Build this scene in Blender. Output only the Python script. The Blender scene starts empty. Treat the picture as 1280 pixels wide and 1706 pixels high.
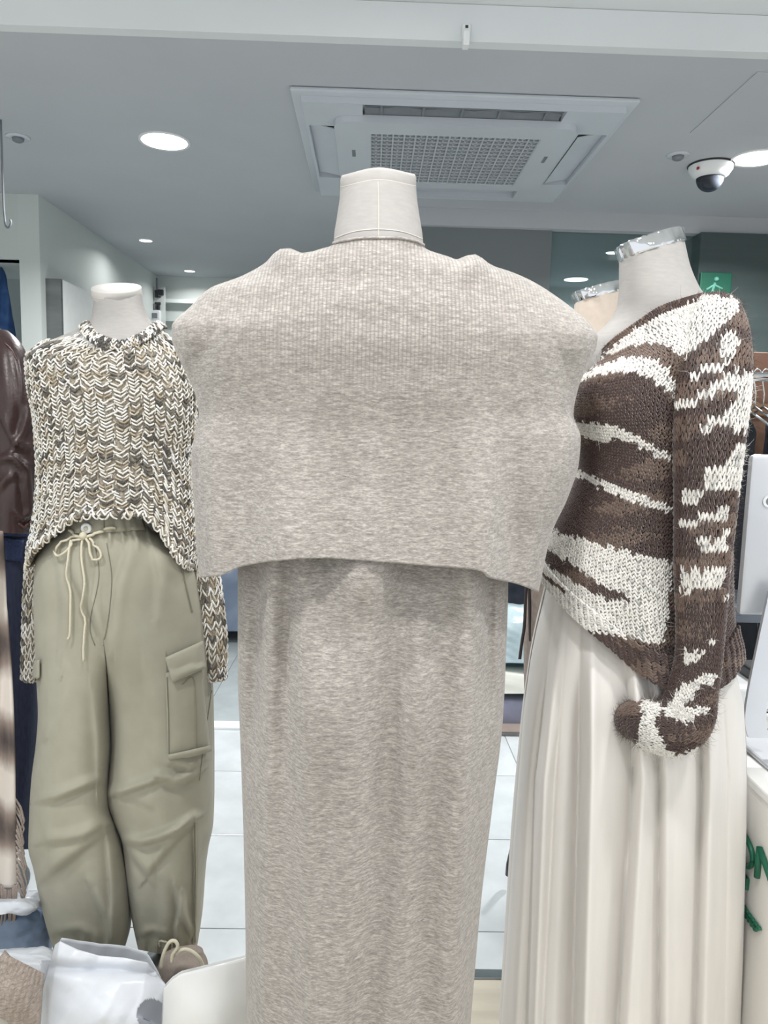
import bpy, bmesh, math, random
import numpy as np
from mathutils import Vector, Matrix
from mathutils.bvhtree import BVHTree
random.seed(7)
rng = np.random.default_rng(7)
S = bpy.context.scene
COL = S.collection

# ------------------------------------------------------------------ camera
F = 1250.0
CAM = np.array([0.0, 0.0, 1.28])
def _cam():
    rho = math.radians(1.5); dx, du = -22.0, 148.0
    c, s = math.cos(rho), math.sin(rho)
    a = dx*c - du*s; b = dx*s + du*c
    pitch = -math.atan2(b, math.hypot(F, a)); yaw = math.atan2(-a, F)
    f = np.array([math.sin(yaw)*math.cos(pitch), math.cos(yaw)*math.cos(pitch), math.sin(pitch)])
    r0 = np.cross(f, [0, 0, 1]); r0 /= np.linalg.norm(r0); u0 = np.cross(r0, f)
    return r0*c + u0*s, -r0*s + u0*c, f
CR, CU, CF = _cam()
cd = bpy.data.cameras.new('camera'); cam = bpy.data.objects.new('camera', cd); COL.objects.link(cam)
cd.sensor_fit = 'VERTICAL'; cd.sensor_height = 36.0; cd.lens = 36.0*F/1706.0
cd.clip_start = 0.02
M = Matrix(((CR[0], CU[0], -CF[0], 0), (CR[1], CU[1], -CF[1], 0), (CR[2], CU[2], -CF[2], 1.28), (0, 0, 0, 1)))
cam.matrix_world = M
S.camera = cam

# ------------------------------------------------------------------ light, exposure
w = bpy.data.worlds.new('world'); S.world = w; w.use_nodes = True
bg = w.node_tree.nodes['Background']
bg.inputs['Color'].default_value = (0.93, 0.965, 1.0, 1); bg.inputs['Strength'].default_value = 0.90
S.view_settings.view_transform = 'Standard'; S.view_settings.look = 'None'
S.view_settings.exposure = 0.34; S.view_settings.gamma = 1.0; S.view_settings.use_curve_mapping = False
S.cycles.max_bounces = 8; S.cycles.diffuse_bounces = 4; S.cycles.transparent_max_bounces = 16
S.cycles.sample_clamp_indirect = 6.0
S.cycles.caustics_reflective = False; S.cycles.caustics_refractive = False
LAMP_W = 9.5           # panel downlights
SPOT_W = 1.3           # small spots

# ------------------------------------------------------------------ projection helpers (design time)
def ray(px, py): return (px-640)*CR + (853-py)*CU + F*CF
def P(px, py, Y):
    d = ray(px, py); return CAM + d*(Y/d[1])
def PZ(px, py, z):
    d = ray(px, py); return CAM + d*((z-1.28)/d[2])
def Pv(px, py, Y):
    px, py, Y = np.broadcast_arrays(np.asarray(px, float), np.asarray(py, float), np.asarray(Y, float))
    d = (px-640)[..., None]*CR + (853-py)[..., None]*CU + F*CF
    return CAM + d*(Y/d[..., 1])[..., None]
def proj(v):
    d = np.asarray(v) - CAM; k = F/(d @ CF)
    return 640 + (d @ CR)*k, 853 - (d @ CU)*k

# ------------------------------------------------------------------ materials
def lin(c):
    return tuple((x/255/12.92 if x/255 <= .04045 else ((x/255+.055)/1.055)**2.4) for x in c)
MATS = {}
def newmat(name):
    m = bpy.data.materials.new(name); m.use_nodes = True
    nt = m.node_tree; b = nt.nodes['Principled BSDF']
    return m, nt, b
def coords(nt, scale, kind='Object'):
    tc = nt.nodes.new('ShaderNodeTexCoord'); mp = nt.nodes.new('ShaderNodeMapping')
    mp.inputs['Scale'].default_value = scale
    nt.links.new(tc.outputs[kind], mp.inputs['Vector']); return mp.outputs['Vector']
def noise(nt, vec, scale, detail=3.0, rough=.55):
    n = nt.nodes.new('ShaderNodeTexNoise'); n.inputs['Scale'].default_value = scale
    n.inputs['Detail'].default_value = detail; n.inputs['Roughness'].default_value = rough
    nt.links.new(vec, n.inputs['Vector']); return n.outputs['Fac']
def ramp(nt, fac, stops):
    r = nt.nodes.new('ShaderNodeValToRGB'); e = r.color_ramp.elements
    while len(e) < len(stops): e.new(.5)
    for i, (p, c) in enumerate(stops):
        e[i].position = p; e[i].color = (*lin(c), 1)
    nt.links.new(fac, r.inputs['Fac']); return r.outputs['Color']
def bumpn(nt, b, h, strength, dist=.002, prev=None):
    n = nt.nodes.new('ShaderNodeBump'); n.inputs['Strength'].default_value = strength; n.inputs['Distance'].default_value = dist
    nt.links.new(h, n.inputs['Height'])
    if prev is not None: nt.links.new(prev, n.inputs['Normal'])
    nt.links.new(n.outputs['Normal'], b.inputs['Normal']); return n.outputs['Normal']
def pm(name, col, rough=.6, metal=0., var=8, scale=30., stretch=(1, 1, 1), bump=0., bscale=300., sheen=0., spec=.5, dist=.002, trans=0.):
    """procedural material: a colour with soft variation and fine relief"""
    if name in MATS: return MATS[name]
    m, nt, b = newmat(name)
    v = coords(nt, stretch)
    lo = tuple(max(0, x-var) for x in col); hi = tuple(min(255, x+var) for x in col)
    c = ramp(nt, noise(nt, v, scale), [(.3, lo), (.7, hi)])
    nt.links.new(c, b.inputs['Base Color'])
    b.inputs['Roughness'].default_value = rough; b.inputs['Metallic'].default_value = metal
    b.inputs['Specular IOR Level'].default_value = spec
    if sheen: b.inputs['Sheen Weight'].default_value = sheen; b.inputs['Sheen Roughness'].default_value = .5
    if bump: bumpn(nt, b, noise(nt, v, bscale, 2), bump, dist)
    if trans:
        out = nt.nodes['Material Output']; tr = nt.nodes.new('ShaderNodeBsdfTranslucent'); nt.links.new(c, tr.inputs['Color'])
        mx = nt.nodes.new('ShaderNodeMixShader'); mx.inputs['Fac'].default_value = trans
        nt.links.new(b.outputs[0], mx.inputs[1]); nt.links.new(tr.outputs[0], mx.inputs[2]); nt.links.new(mx.outputs[0], out.inputs['Surface'])
    MATS[name] = m; return m
def emat(name, col, strength):
    m, nt, b = newmat(name)
    b.inputs['Base Color'].default_value = (*lin(col), 1)
    b.inputs['Emission Color'].default_value = (*lin(col), 1); b.inputs['Emission Strength'].default_value = strength
    v = coords(nt, (1, 1, 1)); c = ramp(nt, noise(nt, v, 20), [(0, tuple(max(0, x-3) for x in col)), (1, col)]); nt.links.new(c, b.inputs['Emission Color'])
    return m
def knit_mat(name, dark, mid, light, rib_attr=True):
    """heathered fine knit: short sideways flecks, fine vertical ribs where the mesh says so"""
    m, nt, b = newmat(name); L = nt.links
    v1 = coords(nt, (190, 190, 700)); n1 = noise(nt, v1, 1.0, 3, .65)
    v2 = coords(nt, (70, 70, 330)); n2 = noise(nt, v2, 1.0, 3, .6)
    mx = nt.nodes.new('ShaderNodeMath'); mx.operation = 'ADD'; L.new(n1, mx.inputs[0]); L.new(n2, mx.inputs[1])
    hf = nt.nodes.new('ShaderNodeMath'); hf.operation = 'MULTIPLY'; hf.inputs[1].default_value = .5; L.new(mx.outputs[0], hf.inputs[0])
    c = ramp(nt, hf.outputs[0], [(.34, dark), (.5, mid), (.66, light)])
    at = nt.nodes.new('ShaderNodeAttribute'); at.attribute_name = 'rib'
    sep = nt.nodes.new('ShaderNodeSeparateXYZ'); tc = nt.nodes.new('ShaderNodeTexCoord'); L.new(tc.outputs['Object'], sep.inputs[0])
    sn = nt.nodes.new('ShaderNodeMath'); sn.operation = 'MULTIPLY'; sn.inputs[1].default_value = 2*math.pi/.0052; L.new(sep.outputs['X'], sn.inputs[0])
    si = nt.nodes.new('ShaderNodeMath'); si.operation = 'SINE'; L.new(sn.outputs[0], si.inputs[0])
    pr = nt.nodes.new('ShaderNodeMath'); pr.operation = 'MULTIPLY'; L.new(si.outputs[0], pr.inputs[0]); L.new(at.outputs['Fac'], pr.inputs[1])
    # grooves between ribs show the darker inner yarn
    gm = nt.nodes.new('ShaderNodeMapRange'); gm.inputs['From Min'].default_value = -1; gm.inputs['From Max'].default_value = 0
    gm.inputs['To Min'].default_value = .62; gm.inputs['To Max'].default_value = 0; L.new(pr.outputs[0], gm.inputs['Value'])
    mc = nt.nodes.new('ShaderNodeMixRGB'); mc.inputs['Color2'].default_value = (*lin(dark), 1); L.new(gm.outputs[0], mc.inputs['Fac']); L.new(c, mc.inputs['Color1'])
    L.new(mc.outputs[0], b.inputs['Base Color'])
    b.inputs['Roughness'].default_value = .95; b.inputs['Specular IOR Level'].default_value = .1
    b.inputs['Sheen Weight'].default_value = .25; b.inputs['Sheen Roughness'].default_value = .6
    p = bumpn(nt, b, n1, .35, .0012)
    bumpn(nt, b, pr.outputs[0], .5, .0012, p)
    MATS[name] = m; return m
def attr_mat(name, rough=.9, var=.25, scale=500, sheen=.2):
    """yarn whose colour is stored stitch by stitch on the mesh"""
    m, nt, b = newmat(name); L = nt.links
    at = nt.nodes.new('ShaderNodeAttribute'); at.attribute_name = 'yarn'
    n = noise(nt, coords(nt, (1, 1, 1)), scale, 2)
    mr = nt.nodes.new('ShaderNodeMapRange'); mr.inputs['From Min'].default_value = .3; mr.inputs['From Max'].default_value = .7
    mr.inputs['To Min'].default_value = 1-var; mr.inputs['To Max'].default_value = 1+var; L.new(n, mr.inputs['Value'])
    vm = nt.nodes.new('ShaderNodeVectorMath'); vm.operation = 'SCALE'; L.new(at.outputs['Color'], vm.inputs[0]); L.new(mr.outputs[0], vm.inputs['Scale'])
    L.new(vm.outputs[0], b.inputs['Base Color']); b.inputs['Roughness'].default_value = rough
    b.inputs['Specular IOR Level'].default_value = .2; b.inputs['Sheen Weight'].default_value = sheen
    MATS[name] = m; return m
def glass_mat(name, col, alpha, rough=.05):
    m, nt, b = newmat(name); out = nt.nodes['Material Output']; L = nt.links
    tr = nt.nodes.new('ShaderNodeBsdfTransparent'); tr.inputs['Color'].default_value = (*lin(col), 1)
    c = ramp(nt, noise(nt, coords(nt, (1, 1, 1)), 6), [(0, tuple(max(0, x-8) for x in col)), (1, col)]); L.new(c, b.inputs['Base Color'])
    b.inputs['Roughness'].default_value = rough
    mx = nt.nodes.new('ShaderNodeMixShader'); mx.inputs['Fac'].default_value = alpha
    L.new(tr.outputs[0], mx.inputs[1]); L.new(b.outputs[0], mx.inputs[2]); L.new(mx.outputs[0], out.inputs['Surface'])
    return m

# ------------------------------------------------------------------ object helpers
def wloc(o):
    v = Vector((0, 0, 0))
    while o is not None: v = v + o.location; o = o.parent
    return v
def tag(o, label=None, cat=None, group=None, kind=None):
    if label: o['label'] = label
    if cat: o['category'] = cat
    if group: o['group'] = group
    if kind: o['kind'] = kind
    return o
def thing(name, loc, label, cat, group=None):
    o = bpy.data.objects.new(name, None); COL.objects.link(o); o.location = loc; o.empty_display_size = .1
    return tag(o, label, cat, group)
def obj(name, verts, faces, mat, parent=None, smooth=True, uv=None, col=None, rib=None):
    V = np.asarray(verts, dtype=np.float64).reshape(-1, 3)
    if parent is None:
        loc = np.array([(V[:, 0].min()+V[:, 0].max())/2, (V[:, 1].min()+V[:, 1].max())/2, V[:, 2].min()])
    else: loc = np.array(wloc(parent))
    V = V - loc
    me = bpy.data.meshes.new(name)
    if isinstance(faces, np.ndarray):
        n = faces.shape[1]; nf = len(faces)
        me.vertices.add(len(V)); me.vertices.foreach_set('co', V.ravel())
        me.loops.add(nf*n); me.loops.foreach_set('vertex_index', faces.ravel().astype(np.int32))
        me.polygons.add(nf); me.polygons.foreach_set('loop_start', np.arange(nf, dtype=np.int32)*n)
        me.update(calc_edges=True); me.validate()
    else:
        me.from_pydata(V.tolist(), [], faces); me.update()
    if smooth: me.polygons.foreach_set('use_smooth', [True]*len(me.polygons))
    if col is not None:
        a = me.attributes.new('yarn', 'FLOAT_COLOR', 'POINT'); a.data.foreach_set('color', np.asarray(col, dtype=np.float32).ravel())
    if rib is not None:
        a = me.attributes.new('rib', 'FLOAT', 'POINT'); a.data.foreach_set('value', np.asarray(rib, dtype=np.float32).ravel())
    me.materials.append(mat)
    o = bpy.data.objects.new(name, me); COL.objects.link(o)
    if parent is None: o.location = loc
    else: o.parent = parent
    return o
def struct(name, verts, faces, mat, parent=None, smooth=False):
    o = obj(name, verts, faces, mat, parent, smooth)
    if parent is None: o['kind'] = 'structure'
    return o
class MB:
    """collects boxes, tubes and lathes into one mesh"""
    def __init__(s): s.v = []; s.f = []
    def add(s, v, f):
        k = len(s.v); s.v += [tuple(map(float, p)) for p in v]; s.f += [tuple(int(i)+k for i in q) for q in f]; return s
    def box(s, x0, x1, y0, y1, z0, z1, bev=0.):
        if bev <= 0:
            v = [(x, y, z) for z in (z0, z1) for y in (y0, y1) for x in (x0, x1)]
            return s.add(v, [(0, 2, 3, 1), (4, 5, 7, 6), (0, 1, 5, 4), (2, 6, 7, 3), (0, 4, 6, 2), (1, 3, 7, 5)])
        bm = bmesh.new(); bmesh.ops.create_cube(bm, size=1)
        for q in bm.verts: q.co = Vector(((x0+x1)/2+q.co.x*(x1-x0), (y0+y1)/2+q.co.y*(y1-y0), (z0+z1)/2+q.co.z*(z1-z0)))
        bmesh.ops.bevel(bm, geom=list(bm.edges), offset=bev, segments=2, affect='EDGES', profile=.5)
        bm.verts.index_update(); s.add([q.co for q in bm.verts], [[q.index for q in f.verts] for f in bm.faces]); bm.free(); return s
    def tube(s, pts, r, n=8, caps=True):
        pts = [Vector(p) for p in pts]; rs = r if hasattr(r, '__len__') else [r]*len(pts)
        v = []; ref = None
        for i, p in enumerate(pts):
            t = (pts[min(i+1, len(pts)-1)]-pts[max(i-1, 0)])
            t = t.normalized() if t.length > 1e-9 else Vector((0, 0, 1))
            if ref is None: ref = Vector((0, 0, 1)) if abs(t.z) < .9 else Vector((1, 0, 0))
            a = (ref - t*ref.dot(t)).normalized(); b = t.cross(a); ref = a
            for j in range(n):
                q = 2*math.pi*j/n; v.append(p+(a*math.cos(q)+b*math.sin(q))*rs[i])
        f = [(i*n+j, i*n+(j+1) % n, (i+1)*n+(j+1) % n, (i+1)*n+j) for i in range(len(pts)-1) for j in range(n)]
        if caps: f += [tuple(range(n-1, -1, -1)), tuple((len(pts)-1)*n+j for j in range(n))]
        return s.add(v, f)
    def lathe(s, c, prof, n=32, caps=True):
        v = [(c[0]+r*math.cos(2*math.pi*j/n), c[1]+r*math.sin(2*math.pi*j/n), c[2]+z) for r, z in prof for j in range(n)]
        f = [(i*n+j, i*n+(j+1) % n, (i+1)*n+(j+1) % n, (i+1)*n+j) for i in range(len(prof)-1) for j in range(n)]
        if caps: f += [tuple(range(n-1, -1, -1)), tuple((len(prof)-1)*n+j for j in range(n))]
        return s.add(v, f)
    def build(s, name, mat, parent=None, smooth=False):
        return obj(name, s.v, s.f, mat, parent, smooth)
def mod(o, kind, **kw):
    m = o.modifiers.new(kind.lower(), kind)
    for k, x in kw.items(): setattr(m, k, x)
    return m
def autosmooth(o, ang=40):
    o.data.polygons.foreach_set('use_smooth', [True]*len(o.data.polygons))
    o.data.set_sharp_from_angle(angle=math.radians(ang))
def spl(table, q):
    """smooth interpolation through (x, y) pairs"""
    t = np.array(table, float); x, y = t[:, 0], t[:, 1]; q = np.clip(np.asarray(q, float), x[0], x[-1])
    if len(x) == 2: return np.interp(q, x, y)
    d = np.diff(y)/np.diff(x); m = np.empty_like(y); m[0], m[-1] = d[0], d[-1]
    m[1:-1] = np.where(d[:-1]*d[1:] > 0, 2*d[:-1]*d[1:]/(d[:-1]+d[1:]+1e-12), 0.)
    i = np.clip(np.searchsorted(x, q)-1, 0, len(x)-2); h = x[i+1]-x[i]; u = (q-x[i])/h
    return (2*u**3-3*u**2+1)*y[i]+(u**3-2*u**2+u)*h*m[i]+(-2*u**3+3*u**2)*y[i+1]+(u**3-u**2)*h*m[i+1]
def sstep(x, a, b):
    t = np.clip((np.asarray(x, float)-a)/(b-a), 0, 1); return t*t*(3-2*t)
def gauss(x, c, w): return np.exp(-((np.asarray(x)-c)/w)**2)
def lin_spline(pts, n):
    """resample a polyline smoothly (Catmull-Rom), works in any dimension"""
    p = np.array(pts, float); k = len(p); q = np.linspace(0, k-1, n); out = []
    for t in q:
        i = min(int(t), k-2); u = t-i
        a, b, c, d = p[max(i-1, 0)], p[i], p[i+1], p[min(i+2, k-1)]
        out.append(.5*((2*b)+(-a+c)*u+(2*a-5*b+4*c-d)*u*u+(-a+3*b-3*c+d)*u**3))
    return np.array(out)

def loft_px(L, R, T, B, Y0, bf, bb, nr, nc, n=2.2, neck=None, neck_b=.06, neck_w=.15, disp=None, down=None, nback=None, dn_rows=12, tilt=None):
    """closed garment / torso surface; outline tables were read off the photograph and carried to the real distance Y0.
    c runs -1 (left) .. 1 (right); depth bf towards the camera, bb away from it."""
    th = 2*math.pi*np.arange(nc)/nc
    c0, s0 = np.cos(th), np.sin(th)
    c = np.sign(c0)*np.abs(c0)**(2/n); s = np.sign(s0)*np.abs(s0)**(2/n)
    v = np.linspace(0, 1, nr)[:, None]
    fr = s >= 0
    Tq = spl(T, c); Bq = spl(B, c)
    nx = None
    if neck is not None:
        k = np.array(neck, float); kx = spl(np.c_[k[:, 0], k[:, 1]], c); ky = spl(np.c_[k[:, 0], k[:, 2]], c)
        kb = np.array(nback if nback is not None else neck, float)
        kx = np.where(fr, kx, spl(np.c_[kb[:, 0], kb[:, 1]], c)); ky = np.where(fr, ky, spl(np.c_[kb[:, 0], kb[:, 2]], c))
        Tq = ky; nx = kx
    py = Tq + (Bq-Tq)*v
    xl = spl(L, py); xr = spl(R, py)
    px = (xl+xr)/2 + (xr-xl)/2*c
    bfq = spl(bf, py); bbq = spl(bb, py)
    if nx is not None:
        wgt = sstep(v, 0, neck_w) + 0*py
        px = nx*(1-wgt)+px*wgt; bfq = neck_b*(1-wgt)+bfq*wgt; bbq = neck_b*(1-wgt)+bbq*wgt
    dd = disp(px, py, c+0*py, s+0*py, v+0*py) if disp is not None else 0*py
    yy = Y0 - np.where(s >= 0, bfq, bbq)*s - dd
    if tilt is not None: yy = yy + tilt(px, py)
    G = Pv(px, py, np.where(s >= 0, yy, Y0 + (tilt(px, py) if tilt is not None else 0)))
    G[..., 1] = yy
    if down is not None:
        last = G[-1]; rows = []
        for q in np.linspace(0, 1, dn_rows+1)[1:]:
            r = last.copy(); r[:, 2] = last[:, 2]*(1-q) + down*q; rows.append(r)
        G = np.concatenate([G, np.array(rows)], 0)
    return G
def grid_faces(nr, nc, closed=True):
    i = np.arange(nr-1)[:, None]; j = np.arange(nc if closed else nc-1)[None, :]; j2 = (j+1) % nc
    return np.stack([i*nc+j, i*nc+j2, (i+1)*nc+j2, (i+1)*nc+j], -1).reshape(-1, 4)
def gobj(name, G, mat, parent=None, closed=True, solid=0., **kw):
    nr, nc = G.shape[:2]
    o = obj(name, G.reshape(-1, 3), grid_faces(nr, nc, closed), mat, parent, **kw)
    if solid: mod(o, 'SOLIDIFY', thickness=solid, offset=-1)
    return o
def grid_normals(G, closed=True):
    if closed: du = np.roll(G, -1, 1)-np.roll(G, 1, 1)
    else: du = np.gradient(G, axis=1)
    dv = np.gradient(G, axis=0)
    N = np.cross(du, dv); N /= (np.linalg.norm(N, axis=-1, keepdims=True)+1e-12)
    return N
def tube_grid(path, nr, nc, ref=(0, 1, 0), flat=1.0):
    """path rows: px, py, Y, radius in px -> grid of rings"""
    q = lin_spline(path, nr); C = Pv(q[:, 0], q[:, 1], q[:, 2]); r = q[:, 3]*q[:, 2]/F
    t = np.gradient(C, axis=0); t /= np.linalg.norm(t, axis=1, keepdims=True)
    rf = np.array(ref, float); a = rf - t*(t @ rf)[:, None]; a /= np.linalg.norm(a, axis=1, keepdims=True); b = np.cross(t, a)
    th = 2*math.pi*np.arange(nc)/nc
    return C[:, None] + r[:, None, None]*(flat*np.cos(th)[None, :, None]*a[:, None] + np.sin(th)[None, :, None]*b[:, None])
def bil(G, u, v, closed=True):
    nr, nc = G.shape[:2]
    if closed: x = (u % 1)*nc; j = np.floor(x).astype(int) % nc; j2 = (j+1) % nc
    else: x = np.clip(u, 0, 1)*(nc-1); j = np.minimum(np.floor(x).astype(int), nc-2); j2 = j+1
    fx = (x-np.floor(x) if closed else x-j)[..., None]
    y = np.clip(v, 0, 1)*(nr-1); i = np.minimum(np.floor(y).astype(int), nr-2); fy = (y-i)[..., None]
    return (G[i, j]*(1-fx)+G[i, j2]*fx)*(1-fy)+(G[i+1, j]*(1-fx)+G[i+1, j2]*fx)*fy
def stitches(G, ncol, nrow, rad, lift, colfn, sides=4, kpts=4, skip=None, out=1.0, jit=.0, closed=True, phase=0., wide=1.):
    """V-shaped knit stitches lying on the grid surface; returns verts, quads, colours"""
    N = grid_normals(G, closed)*out
    ii, jj = np.meshgrid(np.arange(ncol), np.arange(nrow))
    ii = ii.ravel(); jj = jj.ravel()
    u0 = (ii+.5)/ncol; v0 = (jj+.5)/nrow; wd, hd = 1/ncol, 1/nrow
    base = bil(G, u0, v0, closed)
    cols, keep = colfn(base, u0, v0, ii, jj)
    v0 = v0 + (((ii*7919) % 13)/13.-.5)*hd*phase
    u0, v0, cols = u0[keep], v0[keep], cols[keep]
    m = len(u0)
    q = np.linspace(0, 1, kpts)
    du = np.interp(q, [0, .35, 1], [.50, .40, .04]); dv = np.interp(q, [0, 1], [-.62, .55]); hh = np.sin(np.pi*np.clip(q*.9+.08, 0, 1))
    Vs, Cs = [], []
    for sgn in (-1, 1):
        ju = rng.normal(0, jit, (m, 1)); jv = rng.normal(0, jit, (m, 1))
        U = u0[:, None] + (sgn*du[None]*wide+ju)*wd; W = np.clip(v0[:, None] + (dv[None]+jv)*hd, 0, 1)
        p = bil(G, U, W, closed); nn = bil(N, U, W, closed); p = p + nn*(lift*hh[None] + rad*.4)[..., None]
        t = np.gradient(p, axis=1); t /= (np.linalg.norm(t, axis=-1, keepdims=True)+1e-12)
        sd = np.cross(t, nn); sd /= (np.linalg.norm(sd, axis=-1, keepdims=True)+1e-12)
        a = 2*math.pi*np.arange(sides)/sides
        ring = p[:, :, None] + rad*(np.cos(a)[None, None, :, None]*sd[:, :, None] + np.sin(a)[None, None, :, None]*nn[:, :, None])
        Vs.append(ring.reshape(m, -1, 3)); Cs.append(np.repeat(cols[:, None], kpts*sides, 1))
    V = np.concatenate(Vs, 0); C = np.concatenate(Cs, 0)
    per = kpts*sides
    i = np.arange(kpts-1)[:, None]; j = np.arange(sides)[None]
    fq = np.stack([i*sides+j, i*sides+(j+1) % sides, (i+1)*sides+(j+1) % sides, (i+1)*sides+j], -1).reshape(-1, 4)
    Fc = (np.arange(len(V))[:, None, None]*per + fq[None]).reshape(-1, 4)
    C4 = np.concatenate([C.reshape(-1, 3), np.ones((C.reshape(-1, 3).shape[0], 1))], 1)
    return V.reshape(-1, 3), Fc, C4
def chains(G, ncol, nrow, rad, colfn, keepp=.62):
    """upright yarn strands running between the stitch columns"""
    N = grid_normals(G)
    ii, jj = [x.ravel() for x in np.meshgrid(np.arange(ncol), np.arange(nrow))]
    k = rng.random(len(ii)) < keepp; ii, jj = ii[k], jj[k]; m = len(ii); q = np.linspace(-.6, .6, 3)[None]
    U = (ii[:, None]+rng.normal(0, .06, (m, 1)))/ncol + 0*q + rng.normal(0, .04, (m, 3))/ncol; W = np.clip((jj[:, None]+.5+q)/nrow, 0, 1)
    p = bil(G, U, W) + bil(N, U, W)*(rad*1.0); nn = bil(N, U, W)
    t = np.gradient(p, axis=1); t /= np.linalg.norm(t, axis=-1, keepdims=True)+1e-12
    sd = np.cross(t, nn); a = 2*math.pi*np.arange(4)/4
    R = p[:, :, None] + rad*(np.cos(a)[None, None, :, None]*sd[:, :, None]+np.sin(a)[None, None, :, None]*nn[:, :, None])
    i = np.arange(2)[:, None]; j = np.arange(4)[None]
    fq = np.stack([i*4+j, i*4+(j+1) % 4, (i+1)*4+(j+1) % 4, (i+1)*4+j], -1).reshape(-1, 4)
    Fc = (np.arange(m)[:, None, None]*12+fq[None]).reshape(-1, 4)
    c, _ = colfn(p[:, 1], None, None, None, None); c = np.repeat(c, 12, 0)
    return R.reshape(-1, 3), Fc, np.c_[c, np.ones(len(c))]
def join(parts):
    V, Fc, C = [], [], []; k = 0
    for v, f, c in parts: V.append(v); Fc.append(f+k); C.append(c); k += len(v)
    return np.concatenate(V), np.concatenate(Fc), np.concatenate(C)
def creases(px, py, items):
    """sum of soft folds along pixel polylines: (points, amplitude m, width px, ridge)"""
    out = np.zeros_like(px)
    for pts, amp, wid, ridge in items:
        q = np.array(pts, float); best = np.full(px.shape, 1e9); sd = np.zeros_like(px); tt = np.zeros_like(px)
        nseg = len(q)-1
        for k in range(nseg):
            a, b = q[k], q[k+1]; d = b-a; l2 = d @ d
            t = np.clip(((px-a[0])*d[0]+(py-a[1])*d[1])/l2, 0, 1)
            ex, ey = px-(a[0]+t*d[0]), py-(a[1]+t*d[1]); dist = np.hypot(ex, ey)
            sg = np.sign(d[0]*ey-d[1]*ex); m = dist < best
            best = np.where(m, dist, best); sd = np.where(m, sg, sd); tt = np.where(m, (k+t)/nseg, tt)
        env = np.clip(np.sin(np.pi*np.clip(tt*.9+.05, 0, 1)), 0, 1)**.5
        x = best*sd/wid
        out += 1.7*amp*env*(-np.exp(-1.1*np.abs(x))*(.5+.5*np.tanh(3.5*x)) + .9*ridge*np.exp(-((x+.75)*1.2)**2))
    return out
def bvh_of(*objs):
    V, Fc = [], []
    for o in objs:
        k = len(V); off = wloc(o)
        V += [v.co+off for v in o.data.vertices]; Fc += [[i+k for i in p.vertices] for p in o.data.polygons]
    return BVHTree.FromPolygons(V, Fc)
def hit(bvh, px, py, off=0.):
    d = Vector(ray(px, py)).normalized(); h = bvh.ray_cast(Vector(CAM), d)
    if h[0] is None: return None
    nrm = h[1] if h[1].dot(d) < 0 else -h[1]
    return h[0] + nrm*off
def patch_on(bvh, quad, nu, nv, off, name, mat, parent, solid=.003, bulge=0., fallbackY=None):
    a, b, c, d = [np.array(q, float) for q in quad]   # tl, tr, br, bl
    G = np.zeros((nv, nu, 3)); last = None
    for i in range(nv):
        for j in range(nu):
            u, v = j/(nu-1), i/(nv-1); p = (a*(1-u)+b*u)*(1-v)+(d*(1-u)+c*u)*v
            e = min(u, 1-u, v, 1-v)*2
            h = hit(bvh, p[0], p[1], off+bulge*min(1, e*2)*1.0)
            if h is None: h = Vector(P(p[0], p[1], last[1] if last is not None else fallbackY))
            G[i, j] = h; last = h
    o = gobj(name, G, mat, parent, closed=False); mod(o, 'SOLIDIFY', thickness=solid, offset=0); return o
def cord_on(bvh, pts, r, off, name, mat, parent, n=24, sides=6):
    q = lin_spline(pts, n); out = []; last = None
    for p in q:
        h = hit(bvh, p[0], p[1], off)
        if h is None:
            if last is None: continue
            h = Vector(P(p[0], p[1], last[1]))
        out.append(h); last = h
    return MB().tube(out, r, sides).build(name, mat, parent, True)

# ================================================================== THE SETTING
ZC, ZN, YB = 2.23, 2.315, 3.43          # main ceiling, higher ceiling near the camera, plane of the beam
m_ceil = pm('ceiling_paint', (188, 192, 197), .75, var=2, scale=3)
m_fascia = pm('fascia_paint', (222, 226, 228), .7, var=2, scale=3)
m_wall = pm('wall_paint', (205, 212, 209), .55, var=3, scale=2)
m_dimwall = pm('partition_paint', (120, 127, 128), .5, var=3, scale=2)
m_tile = pm('grey_tile', (196, 202, 205), .22, var=9, scale=7)
m_tile_far = pm('far_tile', (168, 176, 178), .25, var=8, scale=6)
m_grout = pm('grout', (150, 154, 155), .8, var=6)
m_wood = pm('pale_floor', (214, 207, 190), .3, var=8, scale=5, stretch=(1, 6, 1))
m_steel = pm('brushed_steel', (150, 154, 156), .35, 1., var=8, scale=40, stretch=(1, 20, 1))
m_white = pm('white_plastic', (232, 235, 236), .35, var=3, scale=8)
m_acwhite = pm('ac_plastic', (198, 204, 211), .3, var=2, scale=8)
m_grey = pm('grey_plastic', (120, 126, 132), .5, var=4)
m_dark = pm('dark_plastic', (38, 40, 44), .4, var=5)
m_led = emat('led_panel', (255, 253, 248), 7.0)
m_column = pm('dark_glossy_cladding', (74, 86, 86), .12, var=6, scale=2, stretch=(.3, .3, 6))

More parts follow.
